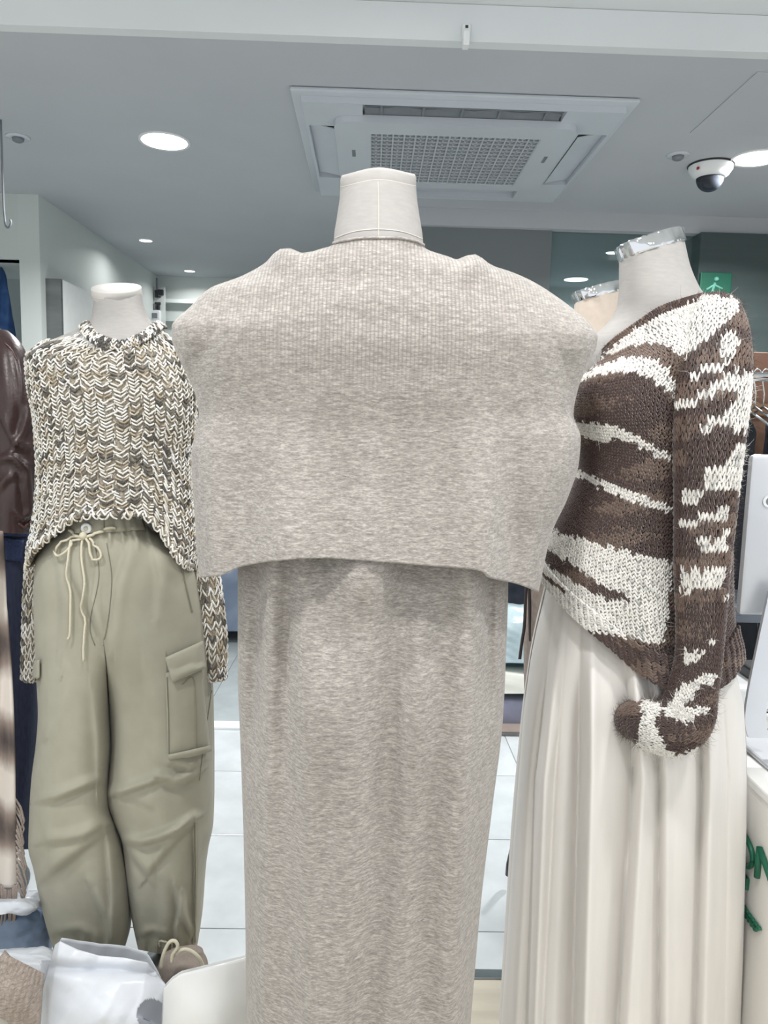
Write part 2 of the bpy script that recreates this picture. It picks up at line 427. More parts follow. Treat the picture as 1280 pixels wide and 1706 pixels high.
fl = struct('floor', *(lambda b: (b.v, b.f))(MB().box(-2.6, 2.6, 1.63, 5.6, -.05, -.004)), m_grout)
nf = struct('floor_near', *(lambda b: (b.v, b.f))(MB().box(-2.6, 2.6, -1.8, 1.603, -.05, 0)), m_wood)
struct('trim_1', *(lambda b: (b.v, b.f))(MB().box(-2.6, 2.6, 1.603, 1.633, -.05, .004, .0015)), m_steel)
struct('trim_2', *(lambda b: (b.v, b.f))(MB().box(-1.47, 2.6, 3.0, 3.066, -.05, .012, .003)), m_white)
def tiles(x0, x1, y0, y1, sx, sy, ox, oy, mat, skipband=None):
    """loose floor tiles with recessed joints; whole tiles share one mesh"""
    cache = {}
    xs = np.arange(ox + math.floor((x0-ox)/sx)*sx, x1, sx); ys = np.arange(oy + math.floor((y0-oy)/sy)*sy, y1, sy)
    for X in xs:
        for Y in ys:
            a, b = max(X, x0)+.0015, min(X+sx, x1)-.0015; c, d = max(Y, y0)+.0015, min(Y+sy, y1)-.0015
            if b-a < .01 or d-c < .01: continue
            key = (round(b-a, 4), round(d-c, 4), mat.name)
            if key not in cache:
                o = MB().box(-(b-a)/2, (b-a)/2, -(d-c)/2, (d-c)/2, -.008, 0, .0012).build('tile', mat, None)
                cache[key] = o.data
                for v in o.data.vertices: v.co.z -= .008
            else:
                o = bpy.data.objects.new('tile', cache[key]); COL.objects.link(o)
            o.parent = fl; o.location = Vector(((a+b)/2, (c+d)/2, 0)) - fl.location
tiles(-1.9, 2.3, 1.634, 2.999, .43, .43, -.70, 1.77, m_tile)
tiles(-1.47, 2.3, 3.067, 5.25, .6, .6, -.70, 3.067, m_tile_far)

struct('ceiling', *(lambda b: (b.v, b.f))(MB().box(-2.6, 2.6, 2.0, 5.6, ZC, ZC+.05)), m_ceil)
struct('ceiling_near', *(lambda b: (b.v, b.f))(MB().box(-2.6, 2.6, -1.8, 2.0, ZN, ZN+.05)), m_fascia)
struct('trim_3', *(lambda b: (b.v, b.f))(MB().box(-2.6, 2.6, 1.985, 2.02, ZC-.002, ZN-.001)), m_fascia)
# left wall, its end face with the niche header, back wall
b = MB().box(-1.56, -1.47, YB, 5.25, 0, ZC)
struct('wall_left', b.v, b.f, m_wall)
b = MB().box(-2.6, -1.56, YB, YB+.09, 1.955, ZC).box(-2.6, -1.56, YB+.5, YB+.58, 0, 1.955).box(-2.6, -1.56, YB+.02, YB+.5, 1.955, 1.99)
struct('wall_niche', b.v, b.f, m_wall)
b = MB().box(-1.56, 2.6, 5.25, 5.33, 0, ZC)
struct('wall_back', b.v, b.f, m_wall)
b = MB().box(-1.47, 2.6, 5.20, 5.25, 2.05, 2.075).box(-1.47, 2.6, 5.215, 5.25, 1.93, 1.94).box(-1.47, 2.6, 5.20, 5.25, 1.80, 1.835)
struct('trim_4', b.v, b.f, m_wall)
# beam and partition behind the middle and right
b = MB().box(.15, 2.6, YB, YB+.12, 2.155, ZC)
struct('trim_5', b.v, b.f, m_ceil)
b = MB().box(.15, .79, YB+.03, YB+.09, .0, 2.155)
struct('wall_partition', b.v, b.f, m_dimwall)
b = MB().box(.79, 1.44, YB+.05, YB+.062, .0, 2.155)
struct('window_1', b.v, b.f, glass_mat('shop_glass', (196, 210, 212), .16, .03))
b = MB().box(1.435, 2.3, YB-.03, 4.6, 0, 2.155, .004)
struct('wall_column', b.v, b.f, m_column)
b = MB().box(2.35, 2.6, 1.0, YB, 0, ZC)
struct('wall_right', b.v, b.f, m_wall)

b = MB().box(-2.6, -2.5, .9, YB, 0, ZC)
struct('wall_left_near', b.v, b.f, m_wall)

# ------------------------------------------------------------------ ceiling lights
def downlight(x, y, z, d, power, label, spread=150, group=None):
    t = thing('downlight', (x, y, z), label, 'ceiling light', group)
    r = d/2
    MB().lathe((x, y, z), [(r*.98, -.002), (r*1.10, -.006), (r*1.13, -.003), (r*1.13, 0.004)], 40, False).build('trim_ring', m_white, t, True)
    MB().lathe((x, y, z), [(r*.99, -.0035), (r*.99, -.0015)], 40).build('diffuser', m_led, t)
    l = bpy.data.lights.new('downlight_lamp', 'AREA'); l.shape = 'DISK'; l.size = d*.9; l.energy = power; l.spread = math.radians(spread)
    l.color = (1.0, .99, .985)
    o = bpy.data.objects.new('downlight_lamp', l); COL.objects.link(o); o.parent = t; o.location = (0, 0, -.012)
    return t
G1 = 'round panel downlights'
downlight(-.736, 2.74, ZC, .155, LAMP_W*2.4, 'large round white downlight left of the air conditioner', group=G1)
downlight(1.321, 2.71, ZC, .155, LAMP_W*2.4, 'large round white downlight beside the dome camera at the right edge', group=G1)
downlight(1.293, 4.924, ZC, .150, LAMP_W*.6, 'large round downlight in the far room, lowest of the row behind the right neck', group=G1)
downlight(-1.238, 4.218, ZC, .065, SPOT_W, 'small round spot nearer of the two above the left wall', group='small ceiling spots')
downlight(-1.196, 5.031, ZC, .065, SPOT_W, 'small round spot farther of the two near the back wall corner', group='small ceiling spots')
downlight(1.297, 3.783, ZC, .062, SPOT_W, 'small spot of the far room seen just above the right mannequin neck', group='small ceiling spots')
downlight(1.285, 4.161, ZC, .075, SPOT_W, 'small spot of the far room touching the left edge of the right chrome cap', group='small ceiling spots')
for x, y, k in ((-.85, .75, .8), (.05, .52, .8), (.95, .75, .8), (-.62, -.55, .45), (.75, -.55, .45), (.05, 1.60, .5)):
    downlight(x, y, ZN, .155, LAMP_W*k, 'round downlight set in the higher front ceiling above the viewer', group='front ceiling downlights')

# ------------------------------------------------------------------ air conditioner
ax0, ax1, ay0, ay1 = -.254, .755, 2.27, 3.215
ac = thing('air_conditioner', ((ax0+ax1)/2, (ay0+ay1)/2, ZC), 'white four-way ceiling cassette air conditioner with a patterned intake grille', 'air conditioner')
def slab(xs, ys, holes, z0, z1):
    v, f, idx = [], [], {}
    def V(i, j, k):
        if (i, j, k) not in idx: idx[(i, j, k)] = len(v); v.append((xs[i], ys[j], z1 if k else z0))
        return idx[(i, j, k)]
    nx, ny = len(xs)-1, len(ys)-1
    solid = lambda i, j: 0 <= i < nx and 0 <= j < ny and (i, j) not in holes
    for i in range(nx):
        for j in range(ny):
            if not solid(i, j): continue
            f.append((V(i, j, 0), V(i, j+1, 0), V(i+1, j+1, 0), V(i+1, j, 0))); f.append((V(i, j, 1), V(i+1, j, 1), V(i+1, j+1, 1), V(i, j+1, 1)))
            if not solid(i-1, j): f.append((V(i, j, 0), V(i, j, 1), V(i, j+1, 1), V(i, j+1, 0)))
            if not solid(i+1, j): f.append((V(i+1, j, 0), V(i+1, j+1, 0), V(i+1, j+1, 1), V(i+1, j, 1)))
            if not solid(i, j-1): f.append((V(i, j, 0), V(i+1, j, 0), V(i+1, j, 1), V(i, j, 1)))
            if not solid(i, j+1): f.append((V(i, j+1, 0), V(i, j+1, 1), V(i+1, j+1, 1), V(i+1, j+1, 0)))
    return v, f
xs = [ax0+.03, -.215, -.125, -.046, .553, .632, .722, ax1-.03]; ys = [ay0+.03, 2.305, 2.40, 2.47, 2.97, 3.06, 3.15, ay1-.02]
v, f = slab(xs, ys, {(3, 1), (3, 5), (1, 3), (5, 3)}, ZC-.032, ZC-.012)
obj('frame_panel', v, f, m_acwhite, ac, False)
MB().box(ax0, ax1, ay0, ay1, ZC-.014, ZC-.0005, .006).build('outer_rim', m_acwhite, ac, True)
for o in (ac.children[-1],): autosmooth(o)
MB().box(-.046, .553, 2.305, 2.40, ZC-.0135, ZC-.0131).build('vent_throat', m_dark, ac)
lv = MB().box(-.04, .547, 2.318, 2.323, ZC-.029, ZC-.0265)
lv.tube([(-.035+.582*i/20, 2.338+.006*math.sin(i*1.3), ZC-.024) for i in range(21)], .0022, 6)
lv.build('louver_rod', m_grey, ac, True)
for x in (.01, .135, .25, .362, .50):
    MB().box(x-.004, x+.004, 2.312, 2.385, ZC-.028, ZC-.014, .001).build('louver_bracket', m_grey, ac)
MB().add([(-.04, 2.352, ZC-.018), (.547, 2.352, ZC-.018), (.547, 2.398, ZC-.030), (-.04, 2.398, ZC-.030), (-.04, 2.352, ZC-.015), (.547, 2.352, ZC-.015), (.547, 2.398, ZC-.027), (-.04, 2.398, ZC-.027)],
         [(0, 3, 2, 1), (4, 5, 6, 7), (0, 1, 5, 4), (2, 3, 7, 6), (0, 4, 7, 3), (1, 2, 6, 5)]).build('louver', m_grey, ac)
for sx, xa, xb in ((-1, -.212, -.128), (1, .635, .719)):
    za, zb = (ZC-.016, ZC-.034) if sx < 0 else (ZC-.034, ZC-.016)
    MB().box(xa-.003, xb+.003, 2.47, 2.97, ZC-.0135, ZC-.0131).build('vent_throat', m_grey, ac)
    MB().add([(xa, 2.495, za), (xb, 2.495, zb), (xb, 2.945, zb), (xa, 2.945, za), (xa, 2.495, za+.003), (xb, 2.495, zb+.003), (xb, 2.945, zb+.003), (xa, 2.945, za+.003)],
             [(0, 3, 2, 1), (4, 5, 6, 7), (0, 1, 5, 4), (2, 3, 7, 6), (0, 4, 7, 3), (1, 2, 6, 5)]).build('louver', m_acwhite, ac)
gx0, gx1, gy0, gy1, gz = -.134, .614, 2.385, 2.99, ZC-.05
hx0, hx1, hy0, hy1 = -.022, .515, 2.475, 2.94
v, f = slab([gx0, hx0, hx1, gx1], [gy0, hy0, hy1, gy1], {(1, 1)}, gz, gz+.022)
gp = obj('intake_panel', v, f, m_acwhite, ac, False)
# rounded front corners of the panel
bm = bmesh.new(); bm.from_mesh(gp.data); bm.verts.ensure_lookup_table()
ed = [e for e in bm.edges if abs(e.verts[0].co.z-e.verts[1].co.z) > .01 and all(abs(abs(q.co.x+ac.location.x-(gx0+gx1)/2)-(gx1-gx0)/2) < .002 and (abs(q.co.y+ac.location.y-gy0) < .002 or abs(q.co.y+ac.location.y-gy1) < .002) for q in e.verts)]
bmesh.ops.bevel(bm, geom=ed, offset=.045, segments=6, affect='EDGES', profile=.5); bm.to_mesh(gp.data); bm.free(); autosmooth(gp)
MB().box(hx0, hx1, hy0, hy1, gz+.016, gz+.020).build('intake_filter', m_grey, gp)
gb = MB(); nxg, nyg = 15, 15
for i in range(nxg+1):
    x = hx0+(hx1-hx0)*i/nxg; gb.box(x-.0028, x+.0028, hy0, hy1, gz+.002, gz+.010)
for j in range(nyg+1):
    y = hy0+(hy1-hy0)*j/nyg; gb.box(hx0, hx1, y-.0028, y+.0028, gz+.003, gz+.010)
    if j < nyg:
        y2 = hy0+(hy1-hy0)*(j+1)/nyg; ym = (y+y2)/2
        for i in range(nxg):
            xa = hx0+(hx1-hx0)*i/nxg; xb = hx0+(hx1-hx0)*(i+1)/nxg; xm = (xa+xb)/2
            for p, q in (((xa, y), (xm, ym)), ((xb, y), (xm, ym)), ((xm, ym), (xm, y2))):
                d = Vector((q[0]-p[0], q[1]-p[1], 0)).normalized(); nrm = Vector((-d.y, d.x, 0))*.0022
                P0, P1 = Vector((p[0], p[1], gz+.004)), Vector((q[0], q[1], gz+.004))
                gb.add([P0-nrm, P1-nrm, P1+nrm, P0+nrm], [(0, 1, 2, 3)])
gb.build('intake_grille', pm('grille_plastic', (186, 192, 198), .4, var=3), gp)
for x in (-.078, .566): MB().box(x-.006, x+.006, 2.62, 2.68, gz-.001, gz+.003, .0008).build('latch', m_grey, gp)

# ------------------------------------------------------------------ small ceiling fixtures
def sensor(x, y, label):
    t = thing('sprinkler', (x, y, ZC), label, 'sprinkler', 'small ceiling sprinklers')
    MB().lathe((x, y, ZC), [(.040, 0), (.038, -.004), (.022, -.005)], 24).build('collar', m_acwhite, t, True)
    MB().lathe((x, y, ZC), [(.020, -.004), (.018, -.014), (.012, -.018)], 20).build('head', m_grey, t, True)
sensor(-1.241, 2.747, 'small round sprinkler head on the ceiling at the far left')
sensor(1.042, 2.707, 'small sprinkler head just left of the dome camera')
t = thing('dome_camera', (1.197, 2.795, ZC), 'white dome security camera with a dark lens hanging from the ceiling', 'security camera')
c = (1.197, 2.795, ZC)
MB().lathe(c, [(.078, 0), (.080, -.004), (.076, -.006)], 40).build('mount_ring', m_dark, t, True)
MB().lathe(c, [(.076, -.005), (.074, -.018), (.062, -.036), (.050, -.046), (.046, -.046)], 40, False).build('housing', m_white, t, True)
prof = [(.047*math.cos(a), -.045-.047*math.sin(a)) for a in np.linspace(0, math.pi/2*.98, 10)]
MB().lathe(c, prof, 32).build('dome', glass_mat('smoked_dome', (120, 128, 140), .25, .05), t, True)
MB().lathe(c, [(.030, -.046), (.032, -.062), (.024, -.078), (.010, -.084)], 24).build('lens_block', m_dark, t, True)
MB().box(c[0]-.066, c[0]-.060, c[1]-.045, c[1]-.036, ZC-.03, ZC-.022).build('indicator', pm('red_plastic', (170, 40, 36), .4), t)
# hatch in the ceiling with its thin joint
hz = ZC
t = MB().box(1.0, 1.45, 2.09, 2.51, hz-.003, hz-.0003, .001).build('access_panel', m_ceil, None)
tag(t, 'flat square ceiling access panel at the upper right', 'access panel')
t = thing('ceiling_bracket', tuple(P(778, 60, 1.975)), 'small white metal bracket hanging on the ceiling edge', 'bracket')
a = P(778, 38, 1.972); e = P(777, 80, 1.972)
MB().box(a[0]-.010, a[0]+.010, 1.974, 1.984, e[2]+.025, a[2], .002).build('plate', m_white, t)
MB().box(a[0]-.009, a[0]+.007, 1.955, 1.984, e[2], e[2]+.034, .003).build('clip', m_white, t)
for z in (a[2]-.008, a[2]-.022): MB().box(a[0]-.003, a[0]+.004, 1.972, 1.975, z-.003, z+.003).build('screw', m_dark, t)
# wire hook at the left edge: hangs from the ceiling
hk = [(5, 318), (6, 345), (8, 366), (9, 374), (12, 379), (16, 377), (18, 371), (17, 366)]
pts = [P(x, y, 2.6) for x, y in hk]; pts = [np.array([pts[0][0], 2.6, ZC])] + pts
tag(MB().tube(lin_spline(pts, 30), .0035, 8).build('wire_hook', m_grey, None, True), 'thin grey wire hook hanging from the ceiling at the left edge', 'hook')

# ------------------------------------------------------------------ things on the far walls
t = thing('display_panel', (-1.44, 3.8, 1.2), 'framed panel with a bright pane on the left wall behind the left mannequin', 'wall panel')
y0, y1 = 3.50, 4.15
MB().box(-1.47, -1.402, y0-.02, y0, 1.2, 1.885).build('side_panel', pm('grey_metal', (118, 122, 122), .3, .6, var=10, scale=4, stretch=(1, 1, 5)), t)
MB().box(-1.412, -1.402, y0, y1, 1.2, 1.885).build('pane', pm('white_panel', (246, 249, 247), .2, var=2), t)
MB().box(-1.47, -1.412, y0, y1, 1.87, 1.885).build('top_panel', m_grey, t)
t = thing('wall_controls', (-1.4, 5.2, 1.7), 'pale wall strip with dark switches on the back wall beside the corner', 'control panel')
def bwp(px, py): return P(px, py, 5.17)
def wallbox(x0, y0_, x1, y1_, nm, mat, dz=.03):
    a = bwp(x0, y0_); e = bwp(x1, y1_); MB().box(a[0], e[0], 5.17, 5.17+dz, e[2], a[2]).build(nm, mat, t)
wallbox(256, 478, 275, 545, 'backing', m_wall, .02)
for q in ((259, 484, 263, 496), (264, 483, 273, 492), (264, 494, 268, 496), (259, 504, 268, 508), (260, 509, 263, 516), (264, 509, 267, 516)):
    a = bwp(q[0], q[1]); e = bwp(q[2], q[3]); MB().box(a[0], e[0], 5.15, 5.175, e[2], a[2]).build('switch', m_dark, t)
a = bwp(253, 518); e = bwp(269, 545); MB().box(a[0], e[0], 5.13, 5.172, e[2], a[2], .004).build('meter_box', m_white, t)
a = bwp(256, 523); e = bwp(265, 531); MB().box(a[0], e[0], 5.125, 5.131, e[2], a[2]).build('meter_window', m_grey, t)
MB().tube([(bwp(262, 455)[0], 5.16, 2.2), (bwp(262, 490)[0], 5.16, bwp(262, 490)[2])], .006, 6).build('cable', m_grey, t)
# reflection of a green exit sign in the glossy column, built as a glowing box
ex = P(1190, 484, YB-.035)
t = thing('exit_reflection', tuple(ex), 'small green exit sign reflection in the dark column, built as a glowing box, right of the striped sweater', 'exit sign reflection')
MB().box(ex[0]-.07, ex[0]+.07, YB-.05, YB-.031, ex[2]-.065, ex[2]+.075, .004).build('reflection_box', emat('reflection_green', (24, 92, 72), .12), t)
pale = emat('reflection_pale', (110, 176, 160), .12)
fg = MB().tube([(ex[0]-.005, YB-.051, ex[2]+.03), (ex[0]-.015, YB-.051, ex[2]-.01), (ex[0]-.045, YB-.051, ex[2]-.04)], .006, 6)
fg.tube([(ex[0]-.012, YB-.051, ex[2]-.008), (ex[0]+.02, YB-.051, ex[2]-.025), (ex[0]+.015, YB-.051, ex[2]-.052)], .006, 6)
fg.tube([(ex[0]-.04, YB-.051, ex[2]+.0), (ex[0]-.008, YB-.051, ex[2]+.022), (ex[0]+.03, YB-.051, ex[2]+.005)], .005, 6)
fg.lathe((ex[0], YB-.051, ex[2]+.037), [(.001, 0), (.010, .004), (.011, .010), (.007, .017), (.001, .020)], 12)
fg.build('reflected_figure', pale, t, True)
# track spotlight on the column side
sp = P(1159, 412, 3.55)
t = thing('spotlight', tuple(sp), 'white cylinder spotlight on the dark column side right of the chrome neck cap', 'spotlight')
d = Vector((.25, -.3, -1)).normalized(); a = Vector(sp)
MB().tube([a+Vector((0, 0, .055)), a+Vector((0, 0, .05)), a-d*-.02, a+d*.06], [.018, .034, .036, .036], 20).build('housing', m_white, t, True)
MB().tube([a+d*.0605, a+d*.064], .031, 20).build('lens', m_led, t)
MB().tube([a+Vector((0, 0, .05)), a+Vector((.0, .0, .10)), (1.437, sp[1], sp[2]+.10)], .006, 8).build('arm', m_grey, t)

# ================================================================== MANNEQUINS AND CLOTHES
m_linen = pm('mannequin_linen', (169, 166, 163), .85, var=4, scale=60, stretch=(1, 1, 4), bump=.15, bscale=900, dist=.0006)
m_chrome = pm('chrome', (225, 227, 230), .06, 1., var=3)
m_seam = pm('seam_thread', (204, 197, 188), .9, var=4)
m_knit = knit_mat('heather_knit', (120, 115, 110), (154, 148, 142), (190, 184, 178))

def stand(t, x, y, ztop, rb=.15):
    MB().lathe((x, y, 0), [(rb, 0), (rb, .006), (rb*.96, .012), (.03, .018), (.018, .03)], 40).build('base_plate', m_steel, t, True)
    MB().tube([(x, y, .02), (x, y, ztop)], .014, 16).build('pole', m_steel, t, True)
def capgrid(L, R, T, B, Y0, b, nr, nc, bow=0.):
    return loft_px(L, R, T, B, Y0, b, b, nr, nc, 2.0)

# ---------------- middle mannequin, seen from the back
YC = 1.12
t = thing('mannequin', (0.0, YC+.02, 0), 'linen covered mannequin in the middle seen from behind, under the cape', 'mannequin')
cx = P(630, 500, YC)[0]
neckT = [(-1, 303), (-.5, 289), (0, 284), (.5, 288), (1, 301)]
L = [(285, 570), (303, 568), (330, 566), (365, 561), (390, 557), (405, 556), (425, 548), (445, 520), (480, 440), (560, 372), (640, 385), (760, 440), (860, 430), (940, 425)]
R = [(285, 692), (303, 693), (330, 695), (365, 700), (390, 704), (410, 706), (430, 714), (450, 745), (490, 850), (560, 895), (640, 885), (760, 800), (860, 805), (940, 810)]
dp = [(285, .055), (380, .062), (410, .064), (450, .066), (520, .080), (700, .095), (940, .105)]
G = loft_px(L, R, [(-1, 303), (0, 290), (1, 301)], [(-1, 930), (1, 930)], YC, dp, dp, 70, 72, 2.1)
body = gobj('torso', G, m_linen, t)
top = G[0]; cc = top.mean(0)
# neck cap: a thin padded lid
lid = np.array([cc + (top-cc)*k + np.array([0, 0, z]) for k, z in ((1.0, -.012), (1.012, -.006), (1.012, .004), (.97, .009), (.5, .010), (.02, .010))])
gobj('neck_cap', lid, m_linen, t)
gobj('cap_line', np.array([cc+(top-cc)*1.014+np.array([0,0,z]) for z in (-.0075,-.0065)]), m_seam, t)
bv = bvh_of(body)
cord_on(bv, [(630, 303), (631, 340), (631, 395)], .0007, .0, 'center_seam', m_seam, t)
cord_on(bv, [(558, 397), (590, 386), (630, 382), (670, 386), (704, 398)], .0009, .0, 'neck_seam', m_seam, t)
stand(t, cx, YC+.02, .95)

# ribbed, heathered cape
Lc = [(390, 556), (402, 545), (414, 487), (424, 463), (438, 443), (460, 402), (480, 350), (510, 318), (545, 286), (562, 286), (590, 295), (620, 309), (660, 326), (690, 331), (720, 325), (760, 319), (800, 320), (870, 325), (990, 333)]
Rc = [(390, 704), (405, 712), (418, 742), (428, 762), (438, 800), (452, 850), (470, 890), (490, 922), (520, 962), (545, 988), (560, 996), (578, 994), (600, 984), (650, 963), (690, 956), (730, 968), (770, 965), (830, 946), (890, 919), (990, 897)]
hem = [(-1, 963), (-.88, 959), (-.75, 944), (-.6, 936), (-.3, 930), (0, 935), (.3, 942), (.55, 948), (.66, 953), (.70, 962), (.85, 972), (1, 986)]
nk = [(-1, 556, 405), (-.6, 575, 401), (-.2, 612, 396), (.2, 655, 396), (.6, 690, 401), (1, 706, 408)]
def cape_disp(px, py, c, s, v):
    lo = sstep(py, 640, 930)
    d = lo*(.024*gauss(px, 478, 40) + .030*gauss(px, 806, 32) - .018*gauss(px, 560, 52) + .010*gauss(px, 620, 30) - .018*gauss(px, 672, 38) - .016*gauss(px, 740, 34) - .020*gauss(px, 850, 28) - .018*gauss(px, 405, 34) + .014*gauss(px, 350, 25))
    d = d + .004*np.sin(px/27.0)*lo
    # soft horizontal drape under the neck
    arc = py - 400 - .0009*(px-630)**2
    up = 1-sstep(py, 420, 640)
    d = d + up*.0045*np.sin(arc/13.0)*gauss(px, 630, 190)*sstep(v, 0, .06)
    # cowl folds beside the neck
    d = d + .012*(gauss(np.hypot(px-474, (py-430)*1.2), 0, 26)+gauss(np.hypot(px-790, (py-440)*1.2), 0, 26))
    # wing creases
    d = d - creases_sm(px, py)
    return np.where(s > -.2, d, d*.3)
def creases_sm(px, py):
    return .010*gauss(px+.25*(py-560), 345, 22)*gauss(py, 590, 60) + .010*gauss(px-.2*(py-560), 930, 24)*gauss(py, 600, 70)
dpc = [(390, .068), (415, .085), (450, .110), (500, .132), (560, .148), (640, .144), (720, .137), (800, .141), (880, .153), (990, .170)]
dpf = [(390, .068), (415, .08), (450, .10), (560, .13), (700, .15), (990, .16)]
G = loft_px(Lc, Rc, nk, hem, YC, dpc, dpf, 190, 300, 2.35, neck=nk, neck_b=.069, neck_w=.045, disp=cape_disp)
px, py = proj(G.reshape(-1, 3))
# bumps of the folded collar on the shoulder line
bump = .0085*gauss(px, 474, 22)*gauss(py, 428, 26) + .0085*gauss(px, 791, 20)*gauss(py, 438, 26) - .004*gauss(px, 510, 14)*gauss(py, 425, 18) - .004*gauss(px, 762, 12)*gauss(py, 434, 18)
Gf = G.reshape(-1, 3); Gf[:, 2] += bump; G = Gf.reshape(G.shape)
rib = np.clip(1-sstep(np.hypot((px-630)*.62, (py-400)*.85), 120, 260), 0, 1)*.95 + .05
cape = gobj('knit_cape', G, m_knit, None, solid=.004, rib=rib)
tag(cape, 'wide heathered beige knit cape spread over the middle mannequin shoulders', 'cape')
# rolled neck edge of the cape
e = G[0]; edge = np.array([e + np.array([0, 0, .0]) , e*1.0 + np.array([0, -.002, .004]), e + np.array([0, .004, .003])])
q = np.concatenate([G[0], G[0][:1]]);
MB().tube(q, .0022, 6, False).build('neck_edge', m_knit, cape, True)

# long knit dress below
Ld = [(600, 455), (700, 450), (800, 425), (900, 402), (960, 396), (1100, 396), (1250, 401), (1400, 406), (1550, 409), (1720, 411)]
Rd = [(600, 800), (700, 800), (800, 822), (900, 842), (970, 847), (1100, 843), (1200, 838), (1350, 820), (1500, 802), (1600, 793), (1720, 783)]
def dress_disp(px, py, c, s, v):
    lo = sstep(py, 900, 1050)
    x = px
    k = (py-1000)/700.0
    d = .011*gauss(x, 452-22*k, 26) + .009*gauss(x, 506+10*k, 22) - .014*gauss(x, 478-12*k, 16)*(1-sstep(py, 1000, 1500))
    d = d - .016*gauss(x, 672-55*k, 30)*(.6+.4*lo) + .006*gauss(x, 612-60*k, 30)
    d = d + .018*gauss(x, 786-30*k, 26) - .012*gauss(x, 738-40*k, 28)
    d = d - .020*gauss(x, 428-18*k, 14)*(1-sstep(py, 1150, 1350))
    d = d - .018*gauss(x, 815-6*k, 10)*gauss(py, 1000, 120)
    d = d + .016*gauss(x, 590, 60)*gauss(py, 960, 60) + .010*np.sin((x-430)/24.0)*(1-sstep(py, 930, 1060))
    d = d + .018*gauss(x, 700, 45)*gauss(py, 1180, 140) + .018*gauss(x, 545, 50)*gauss(py, 1180, 140)
    d = d*1.35
    return np.where(s > -.1, d, d*.3)
dd = [(600, .085), (760, .095), (900, .112), (1100, .13), (1400, .14), (1720, .145)]
G = loft_px(Ld, Rd, [(-1, 620), (1, 620)], [(-1, 1715), (1, 1715)], YC, dd, dd, 170, 280, 2.4, disp=dress_disp, down=.06, dn_rows=20)
dress = gobj('knit_dress', G, m_knit, None, solid=.003, rib=np.full(G.shape[:2], .02))
tag(dress, 'long heathered beige knit dress hanging below the cape in the middle', 'dress')

# ---------------- left mannequin
YL = 1.62
xl0 = P(190, 900, YL)[0]
t = thing('mannequin', (xl0, YL+.02, 0), 'linen mannequin on the left with a flat white neck cap, wearing the open knit sweater', 'mannequin')
L = [(478, 155), (500, 156), (520, 154), (532, 150), (542, 140), (552, 118), (565, 92), (590, 78), (650, 78), (760, 92), (860, 108), (980, 90), (1040, 95)]
R = [(478, 233), (500, 236), (520, 242), (532, 248), (542, 256), (552, 270), (565, 285), (590, 300), (650, 300), (760, 282), (860, 262), (980, 285), (1040, 280)]
df = [(478, .050), (520, .054), (545, .062), (580, .078), (650, .085), (760, .075), (860, .070), (1040, .085)]
G = loft_px(L, R, [(-1, 490), (0, 500), (1, 490)], [(-1, 1030), (1, 1030)], YL, df, df, 60, 64, 2.1)
gobj('torso', G, m_linen, t)
# tilted round cap: leans towards the front
c0 = P(194, 480, YL); u = np.array([.0505, 0, 0]); n_ = np.array([0, -math.sin(math.radians(21)), math.cos(math.radians(21))]); w_ = np.array([0, math.cos(math.radians(21)), math.sin(math.radians(21))])*.052
th = 2*math.pi*np.arange(48)/48
ring = lambda k, h: c0 + n_*h + k*(np.cos(th)[:, None]*u + np.sin(th)[:, None]*w_)
gobj('neck_cap', np.array([ring(.96, -.022), ring(1.0, -.012), ring(1.0, -.001), ring(.985, .001), ring(.5, .0016), ring(.01, .0016)])[:, ::-1], pm('cap_white', (198, 195, 191), .6, var=2), t)
gobj('cap_line', np.array([ring(1.004, -.0135), ring(1.008, -.0125), ring(1.004, -.0115)])[:, ::-1], m_seam, t)
stand(t, P(268, 1400, YL)[0], YL+.03, .9, .05)

# open knit sweater
Ls = [(536, 150), (542, 118), (550, 80), (560, 60), (575, 49), (600, 44), (640, 47), (700, 58), (760, 63), (820, 62), (880, 55), (920, 46), (960, 45)]
Rs = [(536, 258), (542, 282), (550, 300), (565, 306), (600, 312), (650, 325), (700, 325), (760, 318), (830, 320), (900, 325), (945, 322), (960, 322)]
hs = [(-1, 945), (-.9, 915), (-.7, 886), (-.5, 864), (-.3, 857), (.35, 858), (.55, 878), (.75, 918), (.9, 940), (1, 945)]
ns = [(-1, 148, 537), (-.7, 155, 549), (-.35, 172, 561), (0, 196, 567), (.35, 225, 561), (.7, 246, 549), (1, 260, 537)]
nsb = [(-1, 148, 537), (0, 200, 532), (1, 260, 537)]
dsf = [(536, .062), (560, .085), (600, .10), (660, .112), (740, .105), (860, .115), (960, .13)]
def sw_disp(px, py, c, s, v):
    return .010*gauss(px, 110, 34)*gauss(py, 690, 55)+.010*gauss(px, 270, 34)*gauss(py, 690, 55) + .003*np.sin(px/9.0) + .008*np.sin(px/16.)*sstep(py, 820, 940)
GS = loft_px(Ls, Rs, ns, hs, YL, dsf, dsf, 120, 160, 2.3, neck=ns, nback=nsb, neck_b=.066, neck_w=.14, disp=sw_disp)
PAL = np.array([lin(c) for c in ((232, 230, 224), (216, 212, 203), (200, 193, 179), (178, 165, 144), (120, 116, 110), (84, 82, 80), (226, 226, 224))])
def melange(base, u, v, i, j, p=(.30, .22, .13, .07, .10, .06, .12)):
    return PAL[rng.choice(7, len(base), p=p)], np.ones(len(base), bool)
m_yarn = attr_mat('melange_yarn', .8, .25, 700, .15)
m_base = pm('melange_underlayer', (146, 137, 122), .95, var=34, scale=260, stretch=(1, 1, .6), bump=.6, bscale=500)
sw = thing('open_knit_sweater', (xl0, YL, 1.0), 'chunky open knit sweater in mixed cream, tan and grey yarn on the left mannequin', 'sweater')
gobj('body', GS, m_base, sw, solid=.003)
